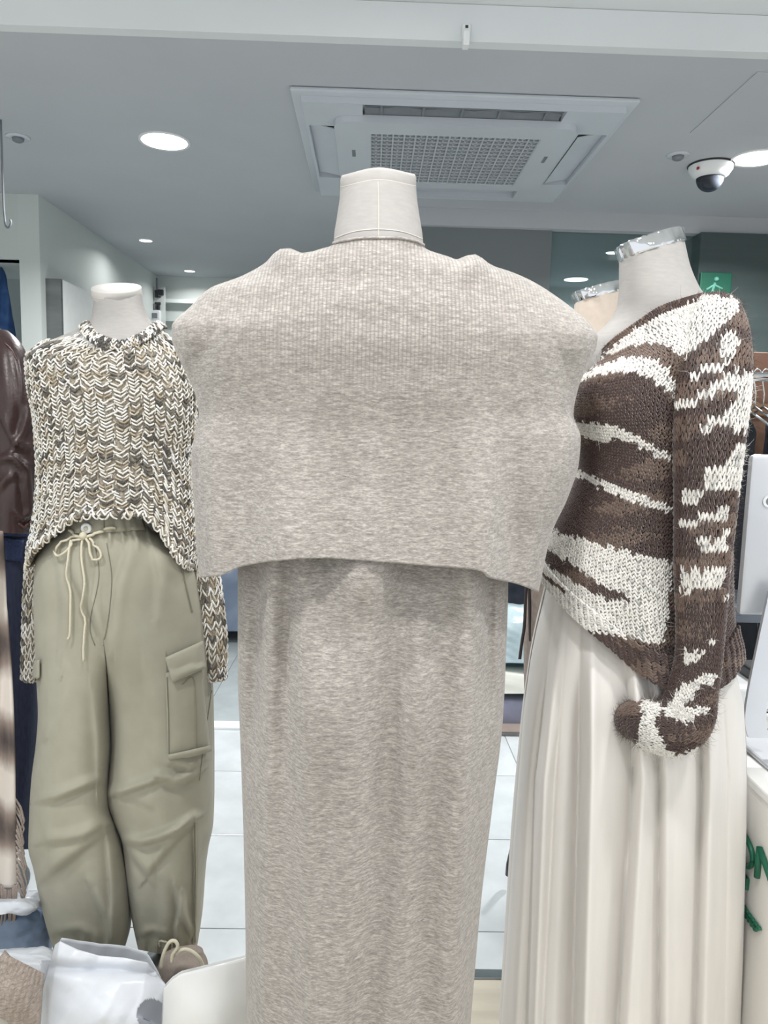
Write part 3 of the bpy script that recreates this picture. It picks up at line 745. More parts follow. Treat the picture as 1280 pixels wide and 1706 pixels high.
parts = [stitches(GS, 40, 52, .0019, .0035, melange, jit=.10, phase=1.0, wide=.86), chains(GS, 40, 52, .0015, melange)]
q = join(parts)
o = obj('body_stitches', q[0], q[1], m_yarn, sw, col=q[2]); o['kind'] = 'stuff'
armR = [(275, 575, 1.63, 12), (293, 590, 1.63, 22), (312, 625, 1.64, 30), (316, 700, 1.66, 31), (316, 790, 1.67, 29), (326, 880, 1.66, 27), (342, 980, 1.63, 25), (352, 1060, 1.61, 24), (352, 1132, 1.60, 24)]
armL = [(92, 578, 1.63, 12), (76, 596, 1.64, 20), (78, 640, 1.68, 24), (86, 720, 1.71, 25), (88, 800, 1.72, 24), (78, 880, 1.71, 22), (64, 960, 1.70, 20), (58, 1050, 1.69, 18), (55, 1134, 1.68, 17)]
for path in (armL, armR):
    GA = tube_grid(path, 70, 40, flat=.8)
    a = gobj('sleeve', GA, m_base, sw, solid=.002)
    q = join([stitches(GA, 12, 60, .0019, .0035, melange, jit=.1, phase=1.0, wide=.86), chains(GA, 12, 60, .0015, melange)])
    o = obj('sleeve_stitches', q[0], q[1], m_yarn, a, col=q[2]); o['kind'] = 'stuff'
# collar: two rows of dense dark-flecked stitches
GN = []
e0 = GS[0]; cn = e0.mean(0)
for k in np.linspace(0, 1, 8):
    a = math.pi*k; out = (e0-cn); out /= np.linalg.norm(out, axis=1, keepdims=True)
    GN.append(e0 + out*(.009*(1-math.cos(a))) + np.array([0, -.003*math.sin(a), -.006*(1-math.cos(a)) + .003*math.sin(a)]))
GN = np.array(GN)
cl = gobj('collar', GN, m_base, sw)
q = stitches(GN, 84, 4, .0017, .0016, lambda *a: melange(*a, p=(.22, .12, .06, .04, .22, .22, .12)), jit=.1)
o = obj('collar_stitches', q[0], q[1], m_yarn, cl, col=q[2]); o['kind'] = 'stuff'
# curled hem corners
hemrow = GS[-1]; hp = np.concatenate([hemrow, hemrow[:1]])
hl = MB().tube(hp + np.array([0, -.003, .002]), .006, 6, False).build('hem_roll', m_base, sw, True)
GH = np.stack([hemrow + np.array([0, -.009*math.cos(a), .009*math.sin(a)]) for a in np.linspace(-1.2, 1.4, 6)])
q = stitches(GH[::-1], 56, 2, .0021, .002, melange, jit=.14)
o = obj('hem_stitches', q[0], q[1], m_yarn, hl, col=q[2]); o['kind'] = 'stuff'

# khaki cargo trousers
m_khaki = pm('khaki_cotton', (160, 157, 141), .8, var=5, scale=14, bump=.12, bscale=1400, dist=.0005, sheen=.1)
m_khaki_dk = pm('khaki_thread', (128, 125, 110), .85, var=4)
m_cordc = pm('cream_cord', (206, 200, 178), .8, var=5, scale=300)
tr = thing('cargo_trousers', (xl0, YL, 0), 'khaki cotton cargo trousers with a drawstring waist on the left mannequin', 'trousers')
CRE = [([(100, 920), (130, 985), (165, 1060), (176, 1110)], .008, 14, .5), ([(160, 930), (150, 1000), (160, 1060)], .006, 12, .4),
       ([(215, 900), (190, 980), (182, 1080)], .007, 14, .5), ([(250, 905), (262, 960), (258, 1020)], .006, 16, .5), ([(90, 930), (100, 1000), (95, 1080)], .006, 16, .4),
       ([(178, 880), (180, 905)], .004, 5, 1), ([(200, 878), (203, 908)], .004, 5, 1), ([(220, 878), (226, 908)], .004, 5, 1), ([(130, 878), (128, 905)], .004, 5, 1), ([(112, 885), (108, 905)], .004, 5, 1)]
CL = [([(62, 1338), (90, 1335), (120, 1324), (150, 1312), (178, 1302)], .010, 11, .9), ([(66, 1408), (110, 1404), (140, 1397), (172, 1380)], .009, 13, .8),
      ([(62, 1476), (95, 1452), (130, 1425), (172, 1392)], .010, 18, .8), ([(64, 1245), (80, 1230), (100, 1140)], .008, 16, .6), ([(150, 1480), (172, 1530), (178, 1580)], .010, 13, .7),
      ([(176, 1400), (181, 1470), (184, 1560)], .008, 9, .3), ([(60, 1360), (80, 1420), (60, 1470)], .006, 20, .4), ([(80, 1560), (130, 1555), (160, 1570)], .007, 12, .6),
      ([(100, 1120), (90, 1180), (70, 1240)], .008, 16, .6), ([(150, 1150), (158, 1230), (160, 1300)], .007, 20, .4)]
CRR = [([(178, 1328), (205, 1324), (240, 1313), (264, 1304)], .011, 10, 1.0), ([(270, 1299), (292, 1308), (312, 1303), (330, 1290)], .012, 11, .9),
       ([(205, 1405), (235, 1409), (265, 1402), (300, 1388), (326, 1368)], .013, 10, 1.1), ([(210, 1416), (228, 1440), (244, 1462)], .009, 12, .7), ([(246, 1462), (275, 1425), (318, 1380)], .009, 13, .7),
       ([(324, 1372), (325, 1450), (322, 1560)], .010, 7, .6), ([(262, 1470), (264, 1530), (262, 1560)], .010, 20, .5), ([(290, 1480), (300, 1530), (318, 1565)], .010, 10, .8),
       ([(300, 1490), (290, 1545), (292, 1570)], .008, 8, .8), ([(212, 1420), (222, 1500), (232, 1560)], .008, 9, .5), ([(232, 1562), (255, 1556), (280, 1562)], .008, 9, .6),
       ([(192, 1120), (196, 1230), (194, 1310)], .008, 18, .5), ([(240, 1120), (250, 1220), (245, 1300)], .006, 24, .4), ([(215, 1330), (255, 1350), (262, 1390)], .006, 20, .4), ([(286, 1275), (318, 1282), (340, 1270)], .007, 9, .6)]
LLo = [(860, 108), (880, 100), (905, 78), (940, 58), (1000, 55), (1060, 57), (1110, 59), (1190, 63), (1235, 60), (1300, 52), (1345, 49), (1412, 47), (1450, 56), (1480, 62), (1540, 76), (1592, 92)]
LLi = [(860, 172), (950, 168), (1060, 172), (1110, 177), (1190, 181), (1240, 183), (1300, 180), (1340, 181), (1380, 193), (1420, 204), (1480, 213), (1540, 216), (1592, 204)]
RLi = [(860, 172), (950, 168), (1060, 172), (1110, 177.5), (1190, 183), (1240, 185), (1300, 180), (1330, 177), (1365, 187), (1408, 204), (1450, 207), (1500, 214), (1545, 222), (1590, 232)]
RLo = [(860, 248), (880, 255), (905, 285), (940, 320), (1000, 334), (1060, 344), (1110, 351), (1190, 354), (1250, 355), (1330, 355), (1380, 353), (1420, 345), (1460, 340), (1520, 336), (1592, 326)]
dl = [(860, .075), (905, .10), (1000, .115), (1110, .118), (1200, .115), (1330, .118), (1420, .112), (1500, .095), (1560, .075), (1592, .055)]
legs = []
dpl = [(850, .082), (905, .10), (1000, .118), (1200, .125)]
def pelvis_depth(px, py):
    lo, hi = spl(LLo, py), spl(RLo, py); u = np.clip((px-(lo+hi)/2)/((hi-lo)/2), -1, 1)
    return spl(dpl, py)*(1-np.abs(u)**2.3)**(1/2.3)
for (a, bb_, cr, bt) in ((LLo, LLi, CL, [(-1, 1582), (0, 1592), (1, 1590)]), (RLi, RLo, CRR, [(-1, 1582), (0, 1590), (1, 1584)])):
    def ld(px, py, c, s, v, cr=cr):
        d = creases(px, py, cr+CRE) + .004*np.sin(px/3.1)*sstep(py, 1545, 1580) + .0015*np.sin(px/2.6)*(1-sstep(py, 885, 915))
        d = np.where(s > 0, d, 0)
        w = 1-sstep(py, 1050, 1200); own = spl(dl, py)*np.abs(s)
        return d + np.where(np.abs(s) < 1e-6, 0, np.sign(s)*w*(pelvis_depth(px, py)-own))
    GLg = loft_px(a, bb_, [(-1, 850), (1, 850)], bt, YL, dl, dl, 230, 170, 2.2, disp=ld)
    last = GLg[-1]; lc = last.mean(0)
    GLg = np.concatenate([GLg, [lc + (last-lc)*.9 + np.array([0, 0, .006]), lc + (last-lc)*.7 + np.array([0, 0, .012])]], 0)
    GLg[..., 2] = np.maximum(GLg[..., 2], .006)
    lg = gobj('trouser_leg', GLg, m_khaki, tr); autosmooth(lg, 70); legs.append(lg)
bv = bvh_of(*legs)
wb = patch_on(bv, [(124, 856), (232, 856), (240, 884), (118, 890)], 40, 5, .004, 'waistband', m_khaki, tr, .003)
pc = patch_on(bv, [(276, 1120), (330, 1104), (345, 1250), (281, 1264)], 14, 22, .007, 'cargo_pocket', m_khaki, tr, .004, .004)
bv2 = bvh_of(*legs, pc)
patch_on(bv2, [(275, 1094), (331, 1068), (336, 1112), (287, 1136)], 14, 9, .010, 'pocket_flap', m_khaki, pc, .004, .004)
patch_on(bv2, [(62, 1102), (70, 1098), (70, 1128), (60, 1136)], 4, 6, .006, 'side_flap', m_khaki, tr, .003)
patch_on(bv2, [(281, 1254), (345, 1240), (346, 1250), (283, 1266)], 10, 3, .009, 'pocket_hem', m_khaki, pc, .002)
for pts in ([(303, 1140), (322, 1135), (327, 1250)], [(276, 1085), (281, 1180), (282, 1262)]):
    cord_on(bv2, pts, .0008, .004, 'seam', m_khaki_dk, pc)
cord_on(bv, [(300, 935), (308, 970), (320, 1020)], .0016, .001, 'pocket_edge', m_khaki_dk, tr)
cord_on(bv, [(158, 905), (165, 960), (150, 1040), (158, 1075)], .0009, .001, 'fly_seam', m_khaki_dk, tr)
cord_on(bv, [(178, 905), (186, 960), (182, 1020), (172, 1075)], .0009, .001, 'fly_seam', m_khaki_dk, tr)
cord_on(bv, [(325, 1370), (326, 1460), (324, 1570)], .0010, .002, 'side_seam', m_khaki_dk, tr)
cord_on(bv, [(352, 1150), (338, 1250), (332, 1300)], .0008, .001, 'side_seam', m_khaki_dk, tr)
# button and drawstring
bp = hit(bv, 149, 881, .008)
bt = MB().tube([bp+Vector((0, .003, 0)), bp+Vector((0, -.002, 0)), bp+Vector((0, -.0035, 0))], [.011, .011, .0095], 24).build('button', m_white, tr, True)
MB().tube([bp+Vector((0, -.0034, 0)), bp+Vector((0, -.0038, 0))], .005, 16).build('button_centre', m_cordc, bt, True)
ds = cord_on(bv, [(118, 886), (130, 893), (143, 897), (150, 894), (175, 884), (190, 880)], .0034, .007, 'drawstring', m_cordc, tr)
for pts in ([(143, 894), (122, 897), (106, 908), (98, 918), (102, 925), (112, 923), (122, 912), (130, 900), (143, 895)],
            [(146, 893), (152, 905), (154, 922), (160, 932), (168, 932), (171, 924), (164, 910), (152, 897)],
            [(141, 895), (140, 930), (142, 990), (143, 1050), (142, 1100)], [(122, 902), (118, 940), (120, 1000), (121, 1050), (118, 1063)]):
    cord_on(bv, pts, .0026, .010, 'drawstring_loop', m_cordc, ds)
kp = hit(bv, 146, 894, .012); MB().lathe(kp-Vector((0, 0, .008)), [(.002, 0), (.007, .004), (.008, .009), (.006, .014), (.002, .017)], 12).build('knot', m_cordc, ds, True)
cord_on(bv, [(268, 1572), (272, 1562), (282, 1568), (290, 1578), (284, 1588)], .0022, .008, 'ankle_cord', m_cordc, tr)

# ---------------- right mannequin, turned to the left
YR = 1.30
xr0 = P(1085, 900, YR)[0]
t = thing('mannequin', (xr0, YR+.02, 0), 'pale mannequin on the right with a tilted chrome neck cap, wearing the striped sweater', 'mannequin')
L = [(385, 1036), (430, 1034), (470, 1034), (505, 1031), (525, 1024), (545, 1006), (565, 985), (600, 972), (650, 966), (690, 962), (760, 975), (860, 960), (960, 935), (1040, 940)]
R = [(385, 1137), (410, 1143), (440, 1150), (470, 1162), (487, 1172), (505, 1195), (530, 1212), (600, 1225), (700, 1225), (800, 1215), (960, 1210), (1040, 1220)]
df = [(385, .046), (440, .050), (480, .055), (520, .058), (580, .062), (700, .075), (860, .075), (1040, .085)]
G = loft_px(L, R, [(-1, 436), (-.5, 420), (0, 409), (.5, 402), (1, 399)], [(-1, 1030), (1, 1030)], YR, df, df, 70, 64, 2.05)
G[0][:, 2] = P(1087, 416, YR)[2] + (G[0][:, 0]-P(1087, 416, YR)[0])*.36
gobj('torso', G, m_linen, t)
def chrome_cap(t, ring0, h, slope):
    n_ = np.array([-slope, 0, 1.0]); n_ /= np.linalg.norm(n_); c = ring0.mean(0)
    r = [c+(ring0-c)*k + n_*z for k, z in ((1.0, -.004), (1.025, -.003), (1.03, 0), (1.03, h), (1.0, h+.003), (.95, h+.003))]
    rr = np.array(r); nn = ring0.shape[0]
    for k, q in enumerate((0, 1, 1, 2, 2, 2)):
        wv = np.random.default_rng(11+q).normal(0, .035, nn); rr[k] = c + (rr[k]-c)*(1+(wv if q else 0*wv))[:, None]*np.array([1, 1, 0]) + (rr[k]-c)*np.array([0, 0, 1])
    gobj('chrome_band', rr, m_chrome, t, smooth=False)
    gobj('cap_top', np.array([c+(ring0-c)*k + n_*z for k, z in ((.95, h+.002), (.4, h+.003), (.01, h+.003))]), m_chrome, t)
chrome_cap(t, G[0], .018, .36)
stand(t, xr0+.02, YR+.03, .9, .14)

# striped mohair sweater: colour of each stitch follows the knitted pattern
WHT, DRK, MID, GRW = [np.array(lin(c)) for c in ((220, 217, 211), (72, 55, 50), (104, 86, 76), (194, 192, 188))]
def band_y(tab, x): return spl(tab, x)
BANDS = [   # upper edge tables, colour below the edge, in drawing order
    ([(960, 0), (1260, 0)], 'W'),
    ([(950, 632), (971, 620), (1005, 600), (1042, 583), (1075, 576), (1108, 578), (1140, 596)], 'M'),
    ([(955, 640), (980, 622), (1048, 598), (1078, 597), (1102, 606), (1123, 632), (1140, 650)], 'W'),
    ([(955, 642), (962, 639), (1019, 624), (1054, 622), (1090, 636), (1120, 661), (1140, 672)], 'D'),
    ([(950, 700), (1019, 708), (1066, 731), (1114, 756), (1140, 765)], 'W'),
    ([(950, 716), (967, 722), (1010, 738), (1024, 730), (1066, 745), (1114, 769), (1140, 780)], 'D'),
    ([(950, 776), (1000, 797), (1060, 822), (1125, 842), (1140, 845)], 'W'),
    ([(950, 792), (1000, 811), (1060, 838), (1125, 856), (1140, 858)], 'D'),
    ([(900, 878), (928, 886), (1007, 907), (1071, 925), (1122, 934), (1140, 936)], 'W'),
    ([(900, 910), (910, 914), (964, 948), (1000, 974), (1045, 992), (1056, 1001), (1140, 1100)], 'D'),
    ([(900, 928), (906, 934), (946, 963), (992, 988), (1040, 1000), (1056, 1000), (1140, 1099)], 'W'),
    ([(900, 948), (906, 953), (938, 978), (948, 990), (1140, 1150)], 'D'),
    ([(900, 953), (906, 959), (936, 983), (948, 990), (1140, 1149)], 'W'),
    ([(900, 1000), (949, 1022), (978, 1049), (1021, 1056), (1071, 1070), (1140, 1076)], 'D'),
]
def front_color(px, py):
    k = np.full(px.shape, 0)
    for tab, cdx in BANDS:
        m = py > band_y(tab, px); k = np.where(m, {'W': 0, 'D': 1, 'M': 2}[cdx], k)
    # seam column in brown beside the sleeve
    k = np.where((px > np.interp(py, [560, 640, 720, 940, 1080], [1150, 1132, 1118, 1122, 1104])) & (py > 590), 1, k)
    # edging along the neckline
    ny = spl([(1000, 586), (1020, 566), (1040, 548), (1085, 518), (1130, 499), (1170, 488), (1220, 488)], px)
    k = np.where(py < ny+15, 1, k)
    k = np.where((px > 1205) & (py > 500), 1, k)
    return k
def inpoly(px, py, poly):
    q = np.array(poly, float); r = np.zeros(px.shape, bool); j = len(q)-1
    for i in range(len(q)):
        c1 = (q[i, 1] > py) != (q[j, 1] > py)
        xx = (q[j, 0]-q[i, 0])*(py-q[i, 1])/(q[j, 1]-q[i, 1]+1e-9)+q[i, 0]
        r ^= c1 & (px < xx); j = i
    return r
SLV = [[(1120, 480), (1225, 500), (1228, 520), (1190, 560), (1150, 590), (1135, 605), (1100, 570)],
       [(1196, 572), (1222, 548), (1231, 560), (1228, 592), (1205, 596)], [(1148, 632), (1152, 620), (1185, 608), (1212, 596), (1206, 612), (1175, 626)],
       [(1122, 680), (1126, 668), (1165, 656), (1195, 636), (1228, 616), (1232, 655), (1195, 657), (1160, 676)],
       [(1165, 722), (1175, 706), (1205, 690), (1225, 668), (1228, 622), (1256, 622), (1248, 718), (1222, 722), (1205, 706)],
       [(1218, 747), (1242, 735), (1238, 835), (1218, 815)], [(1168, 800), (1172, 785), (1190, 782), (1216, 762), (1222, 812), (1200, 818), (1172, 822)],
       [(1136, 838), (1140, 822), (1170, 816), (1172, 832), (1150, 842)], [(1132, 880), (1134, 866), (1170, 858), (1214, 842), (1214, 862), (1180, 872)],
       [(1164, 916), (1166, 900), (1190, 898), (1206, 884), (1213, 888), (1209, 915), (1185, 922)], [(1136, 985), (1138, 946), (1160, 952), (1205, 944), (1208, 968), (1195, 980), (1165, 976), (1150, 986)],
       [(1214, 960), (1216, 946), (1223, 946), (1223, 960)], [(1204, 1004), (1208, 988), (1224, 983), (1222, 998)], [(1180, 1072), (1182, 1060), (1194, 1060), (1192, 1072)],
       [(1140, 1104), (1142, 1075), (1150, 1084), (1172, 1084), (1168, 1100), (1148, 1106)], [(1158, 1142), (1162, 1128), (1190, 1122), (1188, 1138)],
       [(1102, 1190), (1122, 1165), (1140, 1136), (1162, 1138), (1160, 1160), (1142, 1176), (1178, 1178), (1178, 1190), (1158, 1192), (1150, 1204), (1120, 1200)],
       [(1064, 1236), (1072, 1190), (1062, 1178), (1075, 1168), (1105, 1178), (1100, 1186), (1092, 1200), (1104, 1236), (1125, 1256), (1172, 1240), (1172, 1268), (1072, 1268)]]
def sleeve_color(px, py):
    k = np.full(px.shape, 1)
    for p in SLV: k = np.where(inpoly(px, py, p), 0, k)
    return k
def tone(k, px, py, m):
    r = rng.random(m)
    mm = np.sin(py/9.0+px/70.0)+np.sin(px/31.0+py/47.0)
    c = np.where((k == 0)[:, None], np.where((r < .12)[:, None], GRW, WHT), np.where(((k == 2) | (mm+r*1.4 > 1.4))[:, None], MID, DRK))
    return c*(.88+.24*rng.random((m, 1)))
def col_front(base, u, v, i, j):
    px, py = proj(base); px = px+rng.normal(0, 1.2, px.shape); py = py+rng.normal(0, 2.0, py.shape)
    return tone(front_color(px, py), px, py, len(px)), np.ones(len(px), bool)
def col_sleeve(base, u, v, i, j):
    px, py = proj(base); px = px+rng.normal(0, 1.2, px.shape); py = py+rng.normal(0, 2.0, py.shape)
    return tone(sleeve_color(px, py), px, py, len(px)), np.ones(len(px), bool)
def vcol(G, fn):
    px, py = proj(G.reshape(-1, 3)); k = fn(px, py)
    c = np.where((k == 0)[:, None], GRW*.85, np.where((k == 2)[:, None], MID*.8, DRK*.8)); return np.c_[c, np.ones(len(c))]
Lw = [(487, 1100), (500, 1080), (520, 1050), (545, 1020), (575, 1000), (600, 984), (630, 966), (660, 957), (690, 953), (720, 959), (750, 967), (775, 966), (800, 960), (830, 949), (860, 934), (890, 919), (920, 909), (960, 903), (1000, 905), (1160, 930)]
Rw = [(487, 1172), (500, 1208), (512, 1226), (535, 1240), (560, 1249), (600, 1250), (660, 1240), (720, 1234), (790, 1228), (840, 1222), (900, 1219), (980, 1220), (1050, 1224), (1085, 1232), (1160, 1236)]
nw = [(-1, 1000, 588), (-.6, 1022, 564), (-.2, 1060, 536), (.2, 1100, 510), (.6, 1140, 496), (1, 1172, 487)]
nwb = [(-1, 1000, 588), (-.6, 1010, 560), (-.2, 1050, 520), (.2, 1100, 496), (.6, 1145, 488), (1, 1172, 487)]
hw = [(-1, 962), (-.9, 985), (-.7, 1024), (-.45, 1066), (-.2, 1106), (0, 1132), (.25, 1152), (.45, 1156), (.7, 1148), (.88, 1128), (1, 1100)]
dwf = [(487, .064), (520, .085), (580, .112), (660, .125), (760, .118), (900, .115), (1000, .125), (1160, .135)]
def sd(px, py, c, s, v):
    d = .010*gauss(px, 1015, 45)*gauss(py, 690, 60) - .016*gauss(px, 1128, 16)*sstep(py, 560, 650) + .006*np.sin(px/17.0)*sstep(py, 930, 1100)
    return np.where(s > 0, d, 0)
GW = loft_px(Lw, Rw, nw, hw, YR, dwf, dwf, 130, 190, 2.25, neck=nw, nback=nwb, neck_b=.072, neck_w=.14, disp=sd)
mw = thing('mohair_sweater', (xr0, YR, 1.0), 'fuzzy brown and white striped mohair sweater on the right mannequin', 'sweater')
m_moh = attr_mat('mohair_yarn', .95, .22, 900, .5)
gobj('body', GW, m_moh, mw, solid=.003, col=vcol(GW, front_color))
q = stitches(GW, 150, 96, .0017, .0020, col_front, sides=4, kpts=3, jit=.10)
o = obj('body_stitches', q[0], q[1], m_moh, mw, col=q[2]); o['kind'] = 'stuff'
pathS = [(1196, 512, 1.265, 34), (1194, 560, 1.225, 50), (1188, 640, 1.19, 58), (1181, 740, 1.175, 54), (1176, 840, 1.17, 48), (1170, 940, 1.165, 43), (1168, 1030, 1.16, 38), (1164, 1100, 1.155, 36), (1154, 1150, 1.15, 40), (1143, 1192, 1.145, 46), (1122, 1212, 1.14, 47), (1096, 1212, 1.14, 42), (1073, 1205, 1.155, 39), (1060, 1200, 1.18, 37)]
GA = tube_grid(pathS, 120, 56, flat=.85)
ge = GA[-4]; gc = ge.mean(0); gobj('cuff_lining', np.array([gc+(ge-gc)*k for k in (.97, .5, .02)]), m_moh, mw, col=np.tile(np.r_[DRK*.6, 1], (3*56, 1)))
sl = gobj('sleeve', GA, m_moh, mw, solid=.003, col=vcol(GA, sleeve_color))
q = stitches(GA, 42, 104, .0017, .0020, col_sleeve, sides=4, kpts=3, jit=.10)
o = obj('sleeve_stitches', q[0], q[1], m_moh, sl, col=q[2]); o['kind'] = 'stuff'
# far sleeve, hanging on the hidden side
pathF = [(1110, 520, 1.40, 34), (1100, 600, 1.45, 48), (1090, 760, 1.47, 46), (1085, 900, 1.47, 40), (1085, 1060, 1.46, 36), (1080, 1180, 1.45, 36)]
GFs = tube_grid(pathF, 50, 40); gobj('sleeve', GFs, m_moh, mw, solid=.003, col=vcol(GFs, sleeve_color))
# ribbed hem band
GB = GW[int(130*.90):].copy()
nb = grid_normals(GW)[int(130*.90):]
ridge = (np.cos(np.arange(190)*2*math.pi*48/190)*.5+.5)
mk = sstep(proj(GB.reshape(-1, 3))[0], 1020, 1090).reshape(GB.shape[:2])
GB = GB + nb*(.0035 + .003*ridge[None, :]*mk)[..., None]
q = stitches(GB, 96, 12, .0024, .002, lambda b_, u, v, i, j: (tone(front_color(*proj(b_)), *proj(b_), len(b_)), np.ones(len(b_), bool)), sides=4, kpts=3, jit=.06)
o = obj('hem_rib', q[0], q[1], m_moh, mw, col=q[2]); o['kind'] = 'stuff'
# fuzz: loose hairs standing off the yarn
def fuzz(G, n, ln, colfn, name, parent):
    N = grid_normals(G); u = rng.random(n); v = rng.random(n); p = bil(G, u, v); nn = bil(N, u, v)
    px, py = proj(p); c = tone(colfn(px, py), px, py, n)
    d = nn*(.5+.5*rng.random((n, 1))) + rng.normal(0, .8, (n, 3)); d /= np.linalg.norm(d, axis=1, keepdims=True)
    L_ = ln*(.4+.9*rng.random((n, 1))); s_ = np.cross(d, rng.normal(0, 1, (n, 3))); s_ /= np.linalg.norm(s_, axis=1, keepdims=True)
    b0 = p+nn*.002; mid = b0+d*L_*.55; tip = b0+d*L_ + rng.normal(0, .3, (n, 3))*L_
    V = np.stack([b0-s_*.00022, b0+s_*.00022, mid+s_*.00018, mid-s_*.00018, tip+s_*.00006, tip-s_*.00006], 1).reshape(-1, 3)
    k = np.arange(n)[:, None]*6
    Fc = np.concatenate([k+np.array([[0, 1, 2, 3]]), k+np.array([[3, 2, 4, 5]])], 0)
    C = np.repeat(np.c_[c, np.ones(n)], 6, 0)
    o = obj(name, V, Fc, m_moh, parent, col=C); o['kind'] = 'stuff'
fuzz(GW, 14000, .011, front_color, 'body_fuzz', mw); fuzz(GA, 9000, .012, sleeve_color, 'sleeve_fuzz', sl)

# cream pleated skirt
m_skirt = pm('cream_satin', (216, 212, 207), .6, var=3, scale=30, stretch=(1, 1, .2), sheen=.25, bump=.08, bscale=240, spec=.35)
Lk = [(930, 920), (985, 908), (1050, 893), (1100, 884), (1180, 874), (1250, 868), (1400, 856), (1550, 846), (1720, 834)]
Rk = [(930, 1200), (1050, 1212), (1120, 1226), (1180, 1240), (1300, 1244), (1500, 1241), (1720, 1234)]
VAL = [(925, 890, 876, .020, 10), (948, 925, 905, .016, 9), (968, 965, 955, .060, 9), (1035, 1056, 1030, .045, 7), (1070, 1099, 1098, .030, 6), (1160, 1170, 1158, .030, 8), (1195, 1214, 1208, .012, 12)]
RID = [(937, 906, 890, .016, 12), (985, 1000, 985, .012, 22), (1050, 1076, 1062, .018, 15), (1140, 1140, 1130, .010, 24), (1180, 1186, 1178, .014, 12), (915, 880, 858, .012, 12)]
def sk(px, py, c, s, v):
    k = np.clip((py-1000)/300, 0, 1); k2 = np.clip((py-1300)/400, 0, 1); d = np.zeros_like(px)
    for a, b_, e, am, wd in VAL:
        x0 = a*(1-k)+b_*k; x0 = x0*(1-k2)+e*k2; u = (px-x0)/wd
        d = d - .8*am*np.where(u < 0, np.exp(np.minimum(u, 0)/2.4), np.exp(-np.maximum(u, 0)*2.2))*(.4+.6*sstep(py, 980, 1200)) + am*.30*np.exp(-((px-x0-wd*2.2)/wd/1.2)**2)
    for a, b_, e, am, wd in RID:
        x0 = a*(1-k)+b_*k; x0 = x0*(1-k2)+e*k2; d = d + am*np.exp(-((px-x0)/wd)**2)
    return np.where(s > -.05, d, .012*np.sin(px/14.0))*(.25+.75*sstep(py, 1060, 1230)) - .02*(1-sstep(py, 1000, 1200))*(s > 0)
dk = [(930, .10), (1050, .115), (1250, .135), (1500, .15), (1720, .16)]
GK = loft_px(Lk, Rk, [(-1, 935), (1, 935)], [(-1, 1715), (1, 1715)], YR, dk, dk, 150, 420, 2.2, disp=sk, down=.05, dn_rows=20)
tag(gobj('pleated_skirt', GK, m_skirt, None, solid=.002), 'long cream pleated satin skirt under the striped sweater', 'skirt')

# ---------------- second right mannequin behind, in a taupe coat with dark ties
YQ = 1.75
xq0 = P(985, 900, YQ)[0]
t = thing('mannequin', (xq0, YQ+.02, 0), 'second chrome capped mannequin neck half hidden behind the right mannequin', 'mannequin')
L = [(475, 958), (520, 958), (560, 957), (590, 945), (620, 915), (660, 895), (900, 905), (1000, 900)]
R = [(475, 1040), (520, 1046), (560, 1056), (590, 1080), (620, 1110), (660, 1120), (900, 1110), (1000, 1115)]
df = [(475, .05), (560, .056), (620, .075), (1000, .09)]
G = loft_px(L, R, [(-1, 510), (0, 493), (1, 484)], [(-1, 1000), (1, 1000)], YQ, df, df, 50, 56, 2.05)
zc = P(999, 493, YQ); G[0][:, 2] = zc[2] + (G[0][:, 0]-zc[0])*.30
gobj('torso', G, pm('mannequin_linen_warm', (214, 200, 186), .85, var=4, scale=60), t)
chrome_cap(t, G[0], .018, .30)
stand(t, xq0, YQ+.03, .9, .14)
m_taupe = pm('taupe_wool', (142, 131, 123), .9, var=8, scale=80, bump=.2)
Lq = [(600, 925), (640, 905), (700, 895), (850, 890), (960, 878), (1060, 874), (1180, 876), (1260, 890)]
Rq = [(600, 1090), (640, 1108), (700, 1110), (850, 1100), (960, 1095), (1180, 1095), (1260, 1095)]
dq = [(600, .06), (640, .10), (900, .11), (1260, .12)]
G = loft_px(Lq, Rq, [(-1, 598), (1, 598)], [(-1, 1250), (1, 1250)], YQ, dq, dq, 60, 90, 2.2, disp=lambda px, py, c, s, v: .006*np.sin(px/9.0)*sstep(py, 800, 1200))
ct = thing('wool_coat', (xq0, YQ, .5), 'taupe coat with long dark ribbon ties, seen between the dress and the skirt', 'coat')
cb = gobj('body', G, m_taupe, ct, solid=.004)
for pts in ([(880, 930), (876, 990), (874, 1040), (870, 1068), (866, 1098)], [(880, 930), (882, 990), (883, 1030), (884, 1068)]):
    q = lin_spline(pts, 16); C = Pv(q[:, 0], q[:, 1], 1.70)
    GR = np.stack([C + np.array([-.0035, 0, 0]), C + np.array([-.0035, -.002, 0]), C + np.array([.0035, -.002, 0]), C + np.array([.0035, 0, 0])], 1)
    gobj('ribbon_tie', GR, pm('dark_ribbon', (62, 56, 58), .6, var=4), ct)

# ================================================================== LEFT EDGE: leather jacket, jeans, scarf
m_leather = pm('brown_leather', (54, 34, 33), .36, var=8, scale=12, bump=.25, bscale=120, spec=.6)
m_denim = pm('navy_denim', (26, 33, 56), .85, var=8, scale=200, stretch=(1, 1, .2), bump=.2, bscale=900)
YJ = 1.90
xj = P(-75, 900, YJ)[0]
t = thing('mannequin', (xj, YJ+.02, 0), 'mannequin at the left edge hidden inside the brown leather jacket', 'mannequin')
G = loft_px([(470, -112), (540, -120), (560, -180), (600, -205), (900, -170), (1000, -175)], [(470, -40), (540, -30), (560, 0), (600, 15), (900, 5), (1000, 5)], [(-1, 480), (1, 480)], [(-1, 1000), (1, 1000)], YJ, [(470, .05), (560, .06), (600, .08), (1000, .09)], [(470, .05), (600, .08), (1000, .09)], 40, 48, 2.1)
gobj('torso', G, m_linen, t)
stand(t, xj, YJ+.02, .9, .14)
